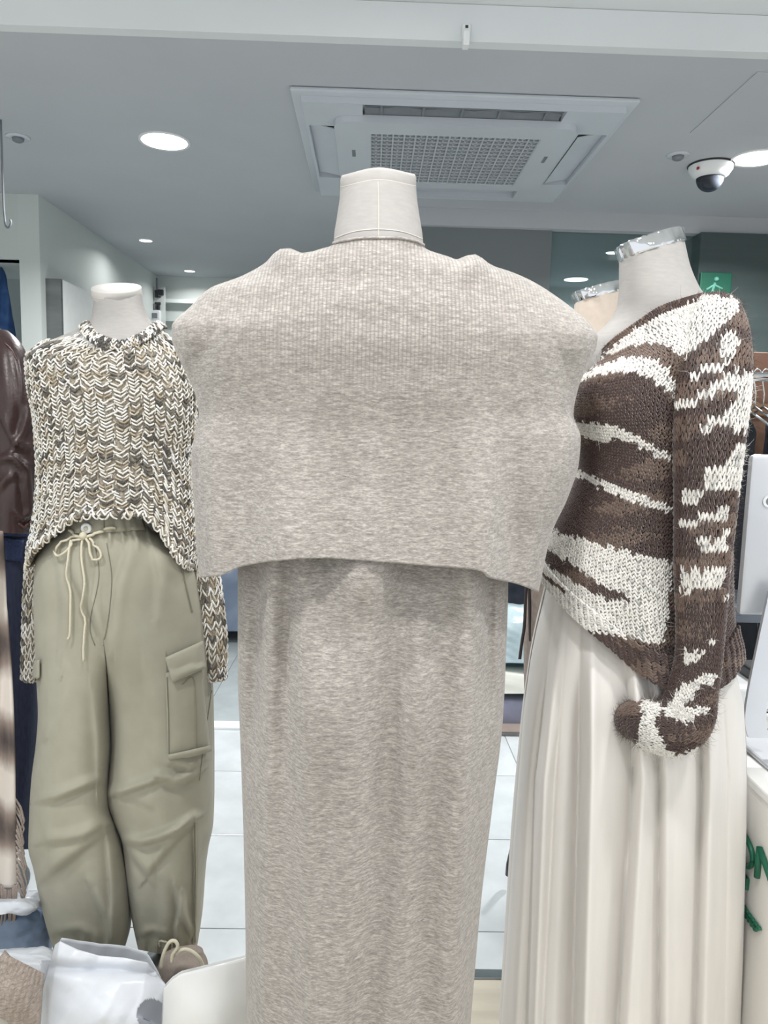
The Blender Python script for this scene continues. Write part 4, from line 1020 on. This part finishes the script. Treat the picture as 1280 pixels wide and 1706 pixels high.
jk = thing('leather_jacket', (xj, YJ, .9), 'dark brown leather jacket cut off by the left edge of the view', 'jacket')
def jd(px, py, c, s, v): return .010*np.sin(py/17.0+px/20.0)*gauss(px, 20, 40)*sstep(py, 640, 760) + .006*np.sin(px/11.+py/40.)
G = loft_px([(540, -140), (552, -190), (575, -215), (640, -225), (880, -205)], [(540, -20), (548, 2), (560, 20), (580, 30), (640, 34), (760, 34), (880, 32)], [(-1, 545), (1, 545)], [(-1, 880), (1, 880)], YJ, [(540, .06), (580, .10), (700, .12), (880, .125)], [(540, .06), (580, .10), (880, .12)], 70, 120, 2.3, disp=jd)
gobj('body', G, m_leather, jk, solid=.004)
pj = [(2, 562, 1.86, 16), (14, 590, 1.83, 26), (22, 640, 1.81, 31), (26, 700, 1.80, 33), (28, 760, 1.80, 33), (26, 820, 1.80, 31), (24, 860, 1.80, 29), (22, 884, 1.80, 27)]
G = tube_grid(pj, 90, 48)
N = grid_normals(G); pxj, pyj = proj(G.reshape(-1, 3)); pxj = pxj.reshape(G.shape[:2]); pyj = pyj.reshape(G.shape[:2])
dis = creases(pxj, pyj, [([(50, 640), (40, 690), (30, 720), (14, 745)], .012, 9, 1.0), ([(0, 700), (18, 740), (44, 752)], .012, 8, 1.0), ([(0, 772), (20, 768), (36, 785), (42, 850)], .016, 8, 1.2),
                          ([(20, 590), (30, 640), (34, 690)], .008, 9, .8), ([(28, 860), (40, 872), (52, 850)], .010, 6, .9), ([(2, 820), (16, 800), (28, 800)], .010, 7, .9)])
sl = gobj('sleeve', G+N*.55*dis[..., None], m_leather, jk, solid=.003)
bj = bvh_of(sl)
cord_on(bj, [(8, 572), (20, 584), (28, 600)], .0016, .001, 'shoulder_seam', pm('leather_seam', (92, 60, 54), .4), sl)
cord_on(bj, [(30, 872), (40, 878), (50, 868)], .003, .002, 'cuff_edge', pm('leather_seam', (92, 60, 54), .4), sl)
jn = thing('jeans', (xj, YJ, 0), 'dark navy jeans under the leather jacket at the left edge', 'jeans')
G = loft_px([(850, -190), (1000, -205), (1420, -180)], [(850, 40), (900, 50), (960, 58), (1100, 62), (1250, 66), (1350, 62), (1420, 52)], [(-1, 860), (1, 860)], [(-1, 1415), (1, 1415)], YJ+.02, [(850, .10), (1420, .11)], [(850, .10), (1420, .11)], 60, 100, 2.4, disp=lambda px, py, c, s, v: .006*np.sin(px/8.+py/60.))
jb = gobj('legs', G, m_denim, jn, solid=.003)
bj = bvh_of(jb)
patch_on(bj, [(6, 896), (38, 900), (36, 936), (8, 932)], 8, 6, .004, 'pocket', pm('blue_denim', (38, 50, 84), .85, var=10, scale=200), jn, .003)
patch_on(bj, [(2, 880), (46, 884), (46, 895), (2, 892)], 10, 3, .004, 'waistband', pm('blue_denim', (38, 50, 84), .85, var=10, scale=200), jn, .003)
# striped scarf with fringe
m, nt, b_ = newmat('striped_scarf')
sp_ = nt.nodes.new('ShaderNodeSeparateXYZ'); tc = nt.nodes.new('ShaderNodeTexCoord'); nt.links.new(tc.outputs['Object'], sp_.inputs[0])
mp = nt.nodes.new('ShaderNodeMath'); mp.operation = 'MULTIPLY'; mp.inputs[1].default_value = 2*math.pi/.21; nt.links.new(sp_.outputs['Z'], mp.inputs[0])
si = nt.nodes.new('ShaderNodeMath'); si.operation = 'SINE'; nt.links.new(mp.outputs[0], si.inputs[0])
ad = nt.nodes.new('ShaderNodeMath'); ad.operation = 'MULTIPLY_ADD'; ad.inputs[1].default_value = .42; ad.inputs[2].default_value = .5; nt.links.new(si.outputs[0], ad.inputs[0])
nn_ = noise(nt, coords(nt, (30, 30, 12)), 1.0, 3); ad2 = nt.nodes.new('ShaderNodeMath'); ad2.operation = 'MULTIPLY_ADD'; ad2.inputs[1].default_value = .5; nt.links.new(nn_, ad2.inputs[0]); nt.links.new(ad.outputs[0], ad2.inputs[2])
cc_ = ramp(nt, ad2.outputs[0], [(.25, (78, 70, 68)), (.6, (146, 132, 124)), (1.0, (214, 206, 198))]); nt.links.new(cc_, b_.inputs['Base Color']); b_.inputs['Roughness'].default_value = .95
m_scarf = m
sc = thing('striped_scarf', (P(-10, 1200, 1.60)[0], 1.6, .2), 'brown and grey striped wool scarf with a fringe hanging at the left edge', 'scarf')
rows = 90; cols = 26
y_ = np.linspace(885, 1478, rows)[:, None]; c_ = np.linspace(-1, 1, cols)[None, :]
xR = spl([(885, 4), (950, 8), (1050, 14), (1150, 20), (1250, 24), (1380, 27), (1478, 30)], y_)
px = -60 + (xR+60)*(c_+1)/2 + 0*y_
Yg = 1.60 + .012*np.sin(px/8.0+y_/160.) + .01*np.sin(y_/70.)
G = Pv(px, y_+0*px, Yg); sb = gobj('scarf_panel', G, m_scarf, sc, closed=False); mod(sb, 'SOLIDIFY', thickness=.005, offset=0)
fr = MB()
for k in range(26):
    c0 = -.95+1.9*k/25; X0 = -60+90*(c0+1)/2; ln = 60+30*random.random(); fall = random.uniform(-6, 6)
    fr.tube([P(X0, 1474, 1.60), P(X0+fall*.4, 1474+ln*.4, 1.597), P(X0+fall, 1474+ln, 1.598)], [.0026, .003, .0012], 5)
for k in range(16):
    Yp = 1330+10*k; X0 = float(spl([(885, 4), (1250, 24), (1380, 27), (1478, 30)], Yp))-1
    ln = 30+18*random.random(); dx = random.uniform(8, 18)
    fr.tube([P(X0, Yp, 1.60), P(X0+dx*.6, Yp+ln*.4, 1.602), P(X0+dx, Yp+ln, 1.604), P(X0+dx*.8, Yp+ln+10, 1.602)], [.0022, .0026, .0024, .0012], 5)
fr.build('fringe', pm('fringe_wool', (150, 138, 130), .95, var=14, scale=300), sc, True)

# blue shirt hanging in the niche
bs = thing('blue_shirt', (-1.6, YB+.15, 1.0), 'blue garment hanging in the niche at the left edge', 'shirt')
G = loft_px([(440, -70), (480, -95), (700, -100)], [(440, 0), (452, 6), (475, 12), (520, 20), (600, 27), (700, 30)], [(-1, 446), (1, 446)], [(-1, 700), (1, 700)], YB+.2, [(440, .02), (480, .05), (700, .07)], [(440, .02), (700, .06)], 40, 60, 2.2, disp=lambda px, py, c, s, v: .012*np.sin(px/4.0+py/50.))
gobj('body', G, pm('blue_cotton', (62, 98, 152), .8, var=12, scale=20), bs, solid=.003)
pp = P(-35, 440, YB+.2); MB().tube([(-2.3, YB+.2, pp[2]+.035), (-1.57, YB+.2, pp[2]+.035)], .012, 10).build('rail', m_steel, bs, True)

# ================================================================== BAGS AND CLOTHES ON THE FLOOR
m_poly = pm('white_plastic_bag', (238, 241, 246), .28, var=4, scale=12, spec=.5, trans=.35)
m_poly2 = pm('white_glossy_bag', (240, 241, 240), .22, var=3, scale=6, trans=.15)
m_blue = pm('blue_plastic_bag', (128, 146, 172), .35, var=12, scale=10, trans=.2)
m_pale = pm('pale_plastic_bag', (226, 231, 238), .35, var=6, scale=10, trans=.2)
def vnoise(p, f, seed):
    r = np.random.default_rng(seed); d = np.zeros(p.shape[:-1])
    for k in range(9):
        w_ = r.normal(0, f, 3); d += np.abs(((p @ w_ + r.random()) % 2)-1)-.5
    return d/9
def lump(name, outl, Y, dep, mat, label, cat, amp=.02, f=9., seed=1, parent=None, bot=None, nr=60, nc=90, fillY=None, cap=True, n=2.3, group=None):
    """crumpled soft bag: outline rows (py, left, right) at distance Y"""
    L = [(r[0], r[1]) for r in outl]; R = [(r[0], r[2]) for r in outl]
    y0, y1 = outl[0][0], outl[-1][0]
    b0 = [(y0, dep*.35), (y0+(y1-y0)*.3, dep*.8), (y1, dep)]
    G = loft_px(L, R, [(-1, y0), (1, y0)], [(-1, y1), (1, y1)], Y, b0, b0, nr, nc, n)
    N = grid_normals(G); G = G + N*(amp*vnoise(G, f, seed)+amp*.4*vnoise(G, f*3, seed+5))[..., None]
    G[..., 2] = np.maximum(G[..., 2], .004)
    if cap:
        top = G[0]; c = top.mean(0); G = np.concatenate([[c+(top-c)*.02-[0, 0, .01], c+(top-c)*.6-[0, 0, .004]], G], 0)
        bt = G[-1]; c = bt.mean(0); G = np.concatenate([G, [c+(bt-c)*.6, c+(bt-c)*.02]], 0)
    o = gobj(name, G, mat, parent)
    if label: tag(o, label, cat, group)
    return o
lump('blue_bag', [(1508, -60, 60), (1520, -90, 78), (1545, -95, 88), (1575, -95, 82), (1600, -90, 80)], 1.66, .08, m_blue, 'crumpled blue plastic bag on the floor at the left edge', 'bag', .03, 14, 3)
lump('white_plastic_wrap', [(1496, -40, 55), (1503, -60, 66), (1512, -60, 68), (1524, -50, 40)], 1.60, .07, m_pale, 'crumpled pale plastic lying over the blue bag under the scarf', 'plastic bag', .02, 16, 8)
lump('white_bag', [(1590, -20, 80), (1600, -30, 96), (1625, -20, 100), (1650, -10, 100)], 1.46, .06, m_pale, 'flat pale plastic bag wedged below the blue bag', 'plastic bag', .02, 18, 9)
# folded taupe ribbed garment, its corner pointing up
m_rib = knit_mat('taupe_rib', (112, 100, 92), (150, 138, 128), (176, 165, 156))
u_ = np.linspace(0, 1, 50)[None, :]; v_ = np.linspace(0, 1, 50)[:, None]
q0, q1, q2, q3 = [np.array(x, float) for x in ((6, 1587), (74, 1622), (66, 1730), (-70, 1660))]
pq = (q0[None, None]*(1-u_)[..., None]+q1*u_[..., None])*(1-v_)[..., None] + (q3*(1-u_)[..., None]+q2*u_[..., None])*v_[..., None]
Yq = 1.36-.05*v_ + .05*u_*0 - .035*np.sin(np.pi*u_)*np.sin(np.pi*(.15+.7*v_)) + .0012*np.sin(u_*70)
G = Pv(pq[..., 0], pq[..., 1], Yq)
o = gobj('ribbed_garment', G, m_rib, None, closed=False, rib=np.full(G.shape[:2], .2)); mod(o, 'SOLIDIFY', thickness=.03, offset=1)
tag(o, 'folded taupe ribbed knit garment at the bottom left corner', 'garment')

# translucent white carrier bag with handle hole
cb = thing('carrier_bag', (P(170, 1700, 1.40)[0], 1.40, 0), 'translucent white plastic carrier bag at the bottom left', 'bag')
def sheet(outline_fn, Yfn, nr, nc, nm, mat, parent, hole=None, solid=.0012):
    u = np.linspace(0, 1, nc)[None, :]; v = np.linspace(0, 1, nr)[:, None]
    px, py = outline_fn(u+0*v, v+0*u); G = Pv(px, py, Yfn(px, py, u+0*v, v+0*u))
    V = G.reshape(-1, 3); Fc = grid_faces(nr, nc, False)
    if hole is not None:
        fx = px.ravel()[Fc].mean(1); fy = py.ravel()[Fc].mean(1); Fc = Fc[~hole(fx, fy)]
    V[:, 2] = np.maximum(V[:, 2], .003)
    o = obj(nm, V, Fc, mat, parent); mod(o, 'SOLIDIFY', thickness=solid, offset=0); return o
topA = [(92, 1574), (100, 1568), (130, 1582), (165, 1592), (210, 1596), (246, 1604), (262, 1622), (276, 1640)]
def oA(u, v):
    tx = np.interp(u, np.linspace(0, 1, 8), [q[0] for q in topA]); ty = np.interp(u, np.linspace(0, 1, 8), [q[1] for q in topA])
    bx = 55+225*u; by = 1860+0*u
    return tx*(1-v)+bx*v - 14*np.sin(np.pi*v)*(1-u), ty*(1-v)+by*v
def fA(px, py, u, v):
    p = np.stack([px/100., py/100., 0*px], -1)
    return 1.40-.10*np.sin(np.pi*np.clip(v*.9+.05, 0, 1))*np.sin(np.pi*np.clip(u*.9+.05, 0, 1)) + .045*vnoise(p, 1.1, 21) + .008*vnoise(p, 3., 22) + .02*gauss(py-1592-.05*(px-100), 20, 10)
holeA = lambda x, y: ((x-252)/24)**2+((y-1690)/26)**2 < 1
sheet(oA, fA, 90, 100, 'front_sheet', m_poly, cb, holeA)
sheet(lambda u, v: (oA(u, v)[0]*.985+4, oA(u, v)[1]+6-26*np.sin(np.pi*u)*(1-v)), lambda px, py, u, v: 1.44+.05*np.sin(np.pi*u)*np.sin(np.pi*np.clip(v+.1, 0, 1)) + .02*vnoise(np.stack([px/100., py/100., 0*px], -1), 2.5, 25), 60, 70, 'back_sheet', m_poly, cb)
sheet(lambda u, v: (66+20*u+8*np.sin(v*9)-6*v, 1600+260*v), lambda px, py, u, v: 1.40+.05*u+.01*np.sin(py/20.), 40, 8, 'side_fold', m_poly, cb)
# glossy white bag beside it
gb = thing('glossy_bag', (P(345, 1700, 1.34)[0], 1.36, 0), 'smooth white shopping bag beside the dress hem at the bottom', 'bag')
def oB(u, v):
    tx = 272+150*u; ty = np.interp(u, [0, .10, .2, 1], [1648, 1632, 1622, 1592]); return tx*(1-v)+(262+165*u)*v, ty*(1-v)+1880*v
sheet(oB, lambda px, py, u, v: 1.36-.05*np.sin(np.pi*u)*np.sin(np.pi*np.clip(.1+v*.8, 0, 1))+.012*vnoise(np.stack([px/100., py/100., 0*px], -1), 2.0, 31), 50, 50, 'front_sheet', m_poly2, gb)
sheet(lambda u, v: (oB(u, v)[0], oB(u, v)[1]-4), lambda px, py, u, v: 1.40+.03*np.sin(np.pi*u), 20, 30, 'back_sheet', m_poly2, gb)
# taupe cloth bag with cord handles
tb = thing('cloth_bag', (P(300, 1650, 1.5)[0], 1.50, 0), 'taupe cloth bag with cream cord handles behind the white bags', 'bag')
lump('pouch', [(1586, 285, 338), (1594, 268, 340), (1612, 262, 345), (1640, 258, 350), (1690, 258, 352)], 1.50, .06, pm('taupe_cloth', (148, 137, 128), .9, var=7, scale=60, stretch=(8, 8, 1)), None, None, .012, 14, 5, parent=tb)
hd = lambda pts: MB().tube([P(x, y, Y) for x, y, Y in lin_spline(pts, 30)], .0036, 7)
hd([(268, 1612, 1.44), (272, 1590, 1.43), (282, 1570, 1.43), (292, 1568, 1.43), (296, 1578, 1.43), (288, 1590, 1.43), (286, 1602, 1.43)]).build('handle_cord', m_cordc, tb, True)
hd([(290, 1592, 1.44), (304, 1582, 1.43), (318, 1584, 1.43), (332, 1596, 1.43), (340, 1614, 1.44)]).build('handle_cord', m_cordc, tb, True)
# far bags
GF_ = 'plastic bags on the far floor'
lump('far_bag', [(915, 330, 470), (950, 318, 480), (990, 315, 480), (1030, 315, 480), (1052, 320, 478)], 4.4, .22, pm('grey_blue_bag', (112, 126, 146), .35, var=14, scale=4), 'grey blue plastic bag on the far floor between sleeve and dress', 'bag', .08, 4, 41, group=GF_)
m_teal = pm('pale_teal_bag', (186, 206, 212), .3, var=14, scale=7, trans=.2)
lump('far_bag', [(1012, 805, 930), (1030, 800, 935), (1070, 798, 935), (1105, 800, 935)], 3.22, .16, m_teal, 'pale teal crumpled plastic bag on the stack between dress and skirt', 'bag', .06, 8, 44, group=GF_)
lump('far_bag', [(1110, 796, 935), (1120, 792, 940), (1145, 792, 940), (1156, 794, 940)], 3.20, .17, pm('pale_sage_bag', (196, 198, 190), .5, var=6, scale=6), 'pale grey green parcel under the teal bag', 'bag', .02, 5, 45, group=GF_)
b = MB()
a = P(780, 1160, 3.1); e = P(960, 1204, 3.1); b.box(a[0], e[0], 3.05, 3.35, e[2], a[2], .012)
tag(b.build('folded_blanket', pm('lavender_cloth', (140, 142, 162), .9, var=5, scale=20), None, True), 'folded lavender grey cloth on the taupe box', 'blanket')
a = P(772, 1204, 3.05); e = P(960, 1246, 3.05); z0 = e[2]
tag(MB().box(a[0], e[0], 2.98, 3.4, .013, a[2], .015).build('floor_box', pm('taupe_board', (134, 122, 116), .8, var=5, scale=10), None, True), 'taupe box on the floor between dress and skirt', 'box')
dg = lump('dark_garment', [(900, 812, 940), (940, 806, 940), (1020, 806, 940)], 3.38, .05, pm('navy_cloth', (30, 35, 46), .9, var=6, scale=20), 'dark navy garment hanging behind the gap between dress and skirt', 'garment', .03, 6, 51)
# thin dark leg of a stand
tag(MB().tube([P(874, 1330, 1.95), P(858, 1400, 1.95), P(850, 1440, 1.95), P(848, 1458, 1.95)], [.008, .009, .011, .010], 10).build('stand_leg', m_dark, None, True), 'dark metal stand leg peeking out left of the skirt', 'stand')

# ================================================================== RIGHT EDGE: counter, computer, clothes rail
XCt, ZCt = P(1243, 1284, 1.36)[0], P(1243, 1284, 1.36)[2]
m_counter = pm('counter_white', (244, 241, 236), .45, var=2, scale=4)
m_green = pm('green_letters', (26, 104, 78), .4, var=6, scale=40)
ctr = thing('counter', (XCt+.3, 1.2, 0), 'white counter with raised green lettering at the right edge', 'counter')
MB().box(XCt, XCt+.6, .75, 1.85, 0, ZCt-.02, .004).build('body', m_counter, ctr)
MB().box(XCt-.006, XCt+.62, .74, 1.86, ZCt-.02, ZCt, .004).build('worktop', pm('worktop_white', (238, 238, 235), .3, var=2), ctr)
def sp_pt(px, py):      # point on the counter face
    d = ray(px, py); return CAM + d*(XCt/d[0])
def letter(pts, r, nm='letter', n=24, lab=None):
    pts = [sp_pt(x, y) - np.array([.004, 0, 0]) for x, y in pts]
    o = MB().tube(lin_spline(pts, n) if n else pts, r, 8).build(nm, m_green, ctr, True); return o
# O and N, cut into the view at the right
oc = sp_pt(1239, 1411); ry = oc[1]-sp_pt(1259, 1432)[1]; rz = .029
MB().tube([(XCt-.005, oc[1]-ry*math.cos(a), oc[2]+rz*math.sin(a)) for a in np.linspace(0, 2*math.pi, 40)], .0052, 8, False).build('letter', m_green, ctr, True)
n0 = sp_pt(1268, 1437); hN = .029; wN = .075
bn = MB()
for ya, za, yb, zb in ((0, -hN, 0, hN), (0, hN, -wN, -hN), (-wN, -hN, -wN, hN)):
    bn.tube([(XCt-.005, n0[1]+ya, n0[2]+za), (XCt-.005, n0[1]+yb, n0[2]+zb)], .0056, 8)
bn.build('letter', m_green, ctr, True)
tq = sp_pt(1246, 1470); MB().box(XCt-.008, XCt, tq[1]-.008, tq[1]+.03, tq[2]-.012, tq[2]+.012, .002).build('letter', m_green, ctr)
sq = []
for k in range(91):
    u = k/90; a = u*6*2*math.pi; q = sp_pt(1237+30*u+3.2*math.cos(a), 1508+42*u+4.5*math.sin(a)); sq.append(q-np.array([.004, 0, 0]))
MB().tube(sq, .0036, 7).build('script_letters', m_green, ctr, True)

# computer seen from behind
m_alu = pm('silver_shell', (206, 209, 214), .32, .35, var=3, scale=6)
YM = 1.50
mo = thing('computer_monitor', (P(1300, 1100, YM)[0], YM, ZCt), 'silver all-in-one computer seen from behind at the right edge', 'computer')
tl = P(1254, 757, YM); zb = P(1254, 1002, YM)[2]
G = MB().box(tl[0], tl[0]+.54, YM, YM+.022, zb-.03, tl[2], .010); sh = G.build('shell', m_alu, mo, True); autosmooth(sh)
hp_ = P(1277, 835, YM); MB().tube([(hp_[0]+.004, YM+.001, hp_[2]), (hp_[0]+.004, YM-.003, hp_[2])], [.012, .012], 24).build('port_ring', m_white, mo, False)
MB().tube([(hp_[0]+.006, YM-.0028, hp_[2]), (hp_[0]+.006, YM-.0036, hp_[2])], [.008, .008], 24).build('port', m_grey, mo, False)
# leaning stand: a bent flat bar with a foot
stp = [P(1290, 985, YM-.03), P(1272, 1070, YM-.05), P(1256, 1150, YM-.07), P(1250, 1200, YM-.085), P(1256, 1228, YM-.09)]
q = lin_spline(stp, 24)
GR = np.stack([q+np.array([-.012, -.004, 0]), q+np.array([.030, -.004, 0]), q+np.array([.030, .004, 0]), q+np.array([-.012, .004, 0])], 1)
sd_ = gobj('stand_arm', GR, m_alu, mo); autosmooth(sd_, 35)
ft = P(1262, 1250, YM-.06)
MB().box(ft[0]-.022, ft[0]+.20, YM-.15, YM+.03, ZCt+.001, ZCt+.012, .005).build('foot', m_alu, mo)
# papers and a small white box on the counter
tag(MB().box(XCt+.10, XCt+.32, YM+.06, YM+.30, ZCt+.001, ZCt+.035, .003).build('paper_stack', pm('paper', (240, 240, 238), .8, var=4, scale=50, stretch=(1, 1, 30)), None), 'stack of white paper on the counter behind the computer stand', 'paper')
tag(MB().box(XCt+.085, XCt+.30, YM+.08, YM+.26, ZCt+.036, ZCt+.085, .006).build('white_box', m_white, None), 'small white box on the paper stack behind the computer stand', 'box')
pc_ = [P(1254, 1195, YM+.05), P(1264, 1190, YM+.05), P(1276, 1187, YM+.05), P(1290, 1186, YM+.05)]
tag(MB().tube(lin_spline(pc_, 16), .0022, 6).build('black_cable', m_dark, None, True), 'thin black cable beside the computer stand', 'cable')
tag(MB().box(P(1262, 1130, YM+.1)[0], P(1310, 1130, YM+.1)[0], YM+.1, YM+.2, ZCt+.087, ZCt+.115, .006).build('black_gadget', m_dark, None), 'small black device lying on the white box', 'device')

# clothes rail behind the counter
YK = 2.25
rl = thing('clothes_rail', (P(1270, 700, YK)[0], YK, 0), 'chrome clothes rail with a wooden board behind the computer', 'clothes rail')
a = P(1235, 627, YK)
MB().tube([(a[0]-.1, YK, a[2]), (2.2, YK, a[2])], .014, 16).build('rail', m_chrome, rl, True)
MB().tube([(a[0]-.1, YK, 0), (a[0]-.1, YK, a[2]+.014)], .014, 12).build('post', m_chrome, rl, True)
bd = P(1245, 672, YK+.12); be = P(1245, 693, YK+.12)
MB().box(a[0]-.12, 2.2, YK+.10, YK+.13, be[2], bd[2], .003).build('wooden_board', pm('brown_wood', (150, 116, 88), .55, var=14, scale=6, stretch=(1, 8, 8)), rl)
MB().box(a[0]-.12, 2.2, YK+.13, YK+.15, be[2]-.2, bd[2]+.16, .003).build('back_board', pm('rose_wood', (150, 112, 92), .55, var=10, scale=6), rl)
for k, X in enumerate((1244, 1262, 1276)):
    h = thing('hanger', tuple(P(X, 627, YK)), ('leftmost', 'middle', 'rightmost')[k] + ' thin steel hanger on the chrome rail behind the computer', 'hanger', 'steel hangers')
    p0 = P(X, 627, YK); MB().tube([p0+np.array([.012*math.cos(q), 0, .004+.018*math.sin(q)]) for q in np.linspace(-.3, 3.2, 12)] + [p0+np.array([0, 0, -.05]), p0+np.array([0, 0, -.09])], .0022, 6).build('hook', m_chrome, h, True)
    MB().tube([p0+np.array([0, -.17, -.15]), p0+np.array([0, 0, -.09]), p0+np.array([0, .17, -.15])], .004, 6).build('arms', m_steel, h, True)
m_navy = pm('black_navy_cloth', (26, 29, 38), .85, var=7, scale=16)
for k, (x0_, x1_, mt, lb) in enumerate(((1218, 1258, m_navy, 'dark navy garment hanging on the rail beside the mohair sleeve'), (1276, 1330, pm('ink_blue_cloth', (40, 47, 62), .85, var=8, scale=16), 'ink blue garment hanging on the rail behind the computer top'))):
    lump('hanging_garment', [(692, x0_+12, x1_-12), (715, x0_, x1_), (850, x0_-4, x1_), (1010, x0_-6, x1_+4), (1150, x0_-6, x1_+6)], YK+.02*k, .07, mt, lb, 'garment', .03, 7, 60+k, group='garments on the rail behind the computer')
lump('hanging_garment', [(905, 1254, 1275), (930, 1250, 1280), (970, 1244, 1285), (1012, 1238, 1285)], YK-.22, .05, pm('light_grey_cloth', (156, 160, 158), .85, var=6, scale=20), 'light grey fabric hanging low beside the computer', 'garment', .015, 9, 66, group='garments on the rail behind the computer')
a = P(1218, 1008, YK-.3); e = P(1258, 1035, YK-.3)
tag(MB().box(a[0], e[0]+.2, YK-.32, YK-.1, e[2], a[2], .003).build('grey_shelf', pm('slate_shelf', (98, 106, 116), .5, var=4), None), 'slate grey shelf board between the sleeve and the computer', 'shelf')
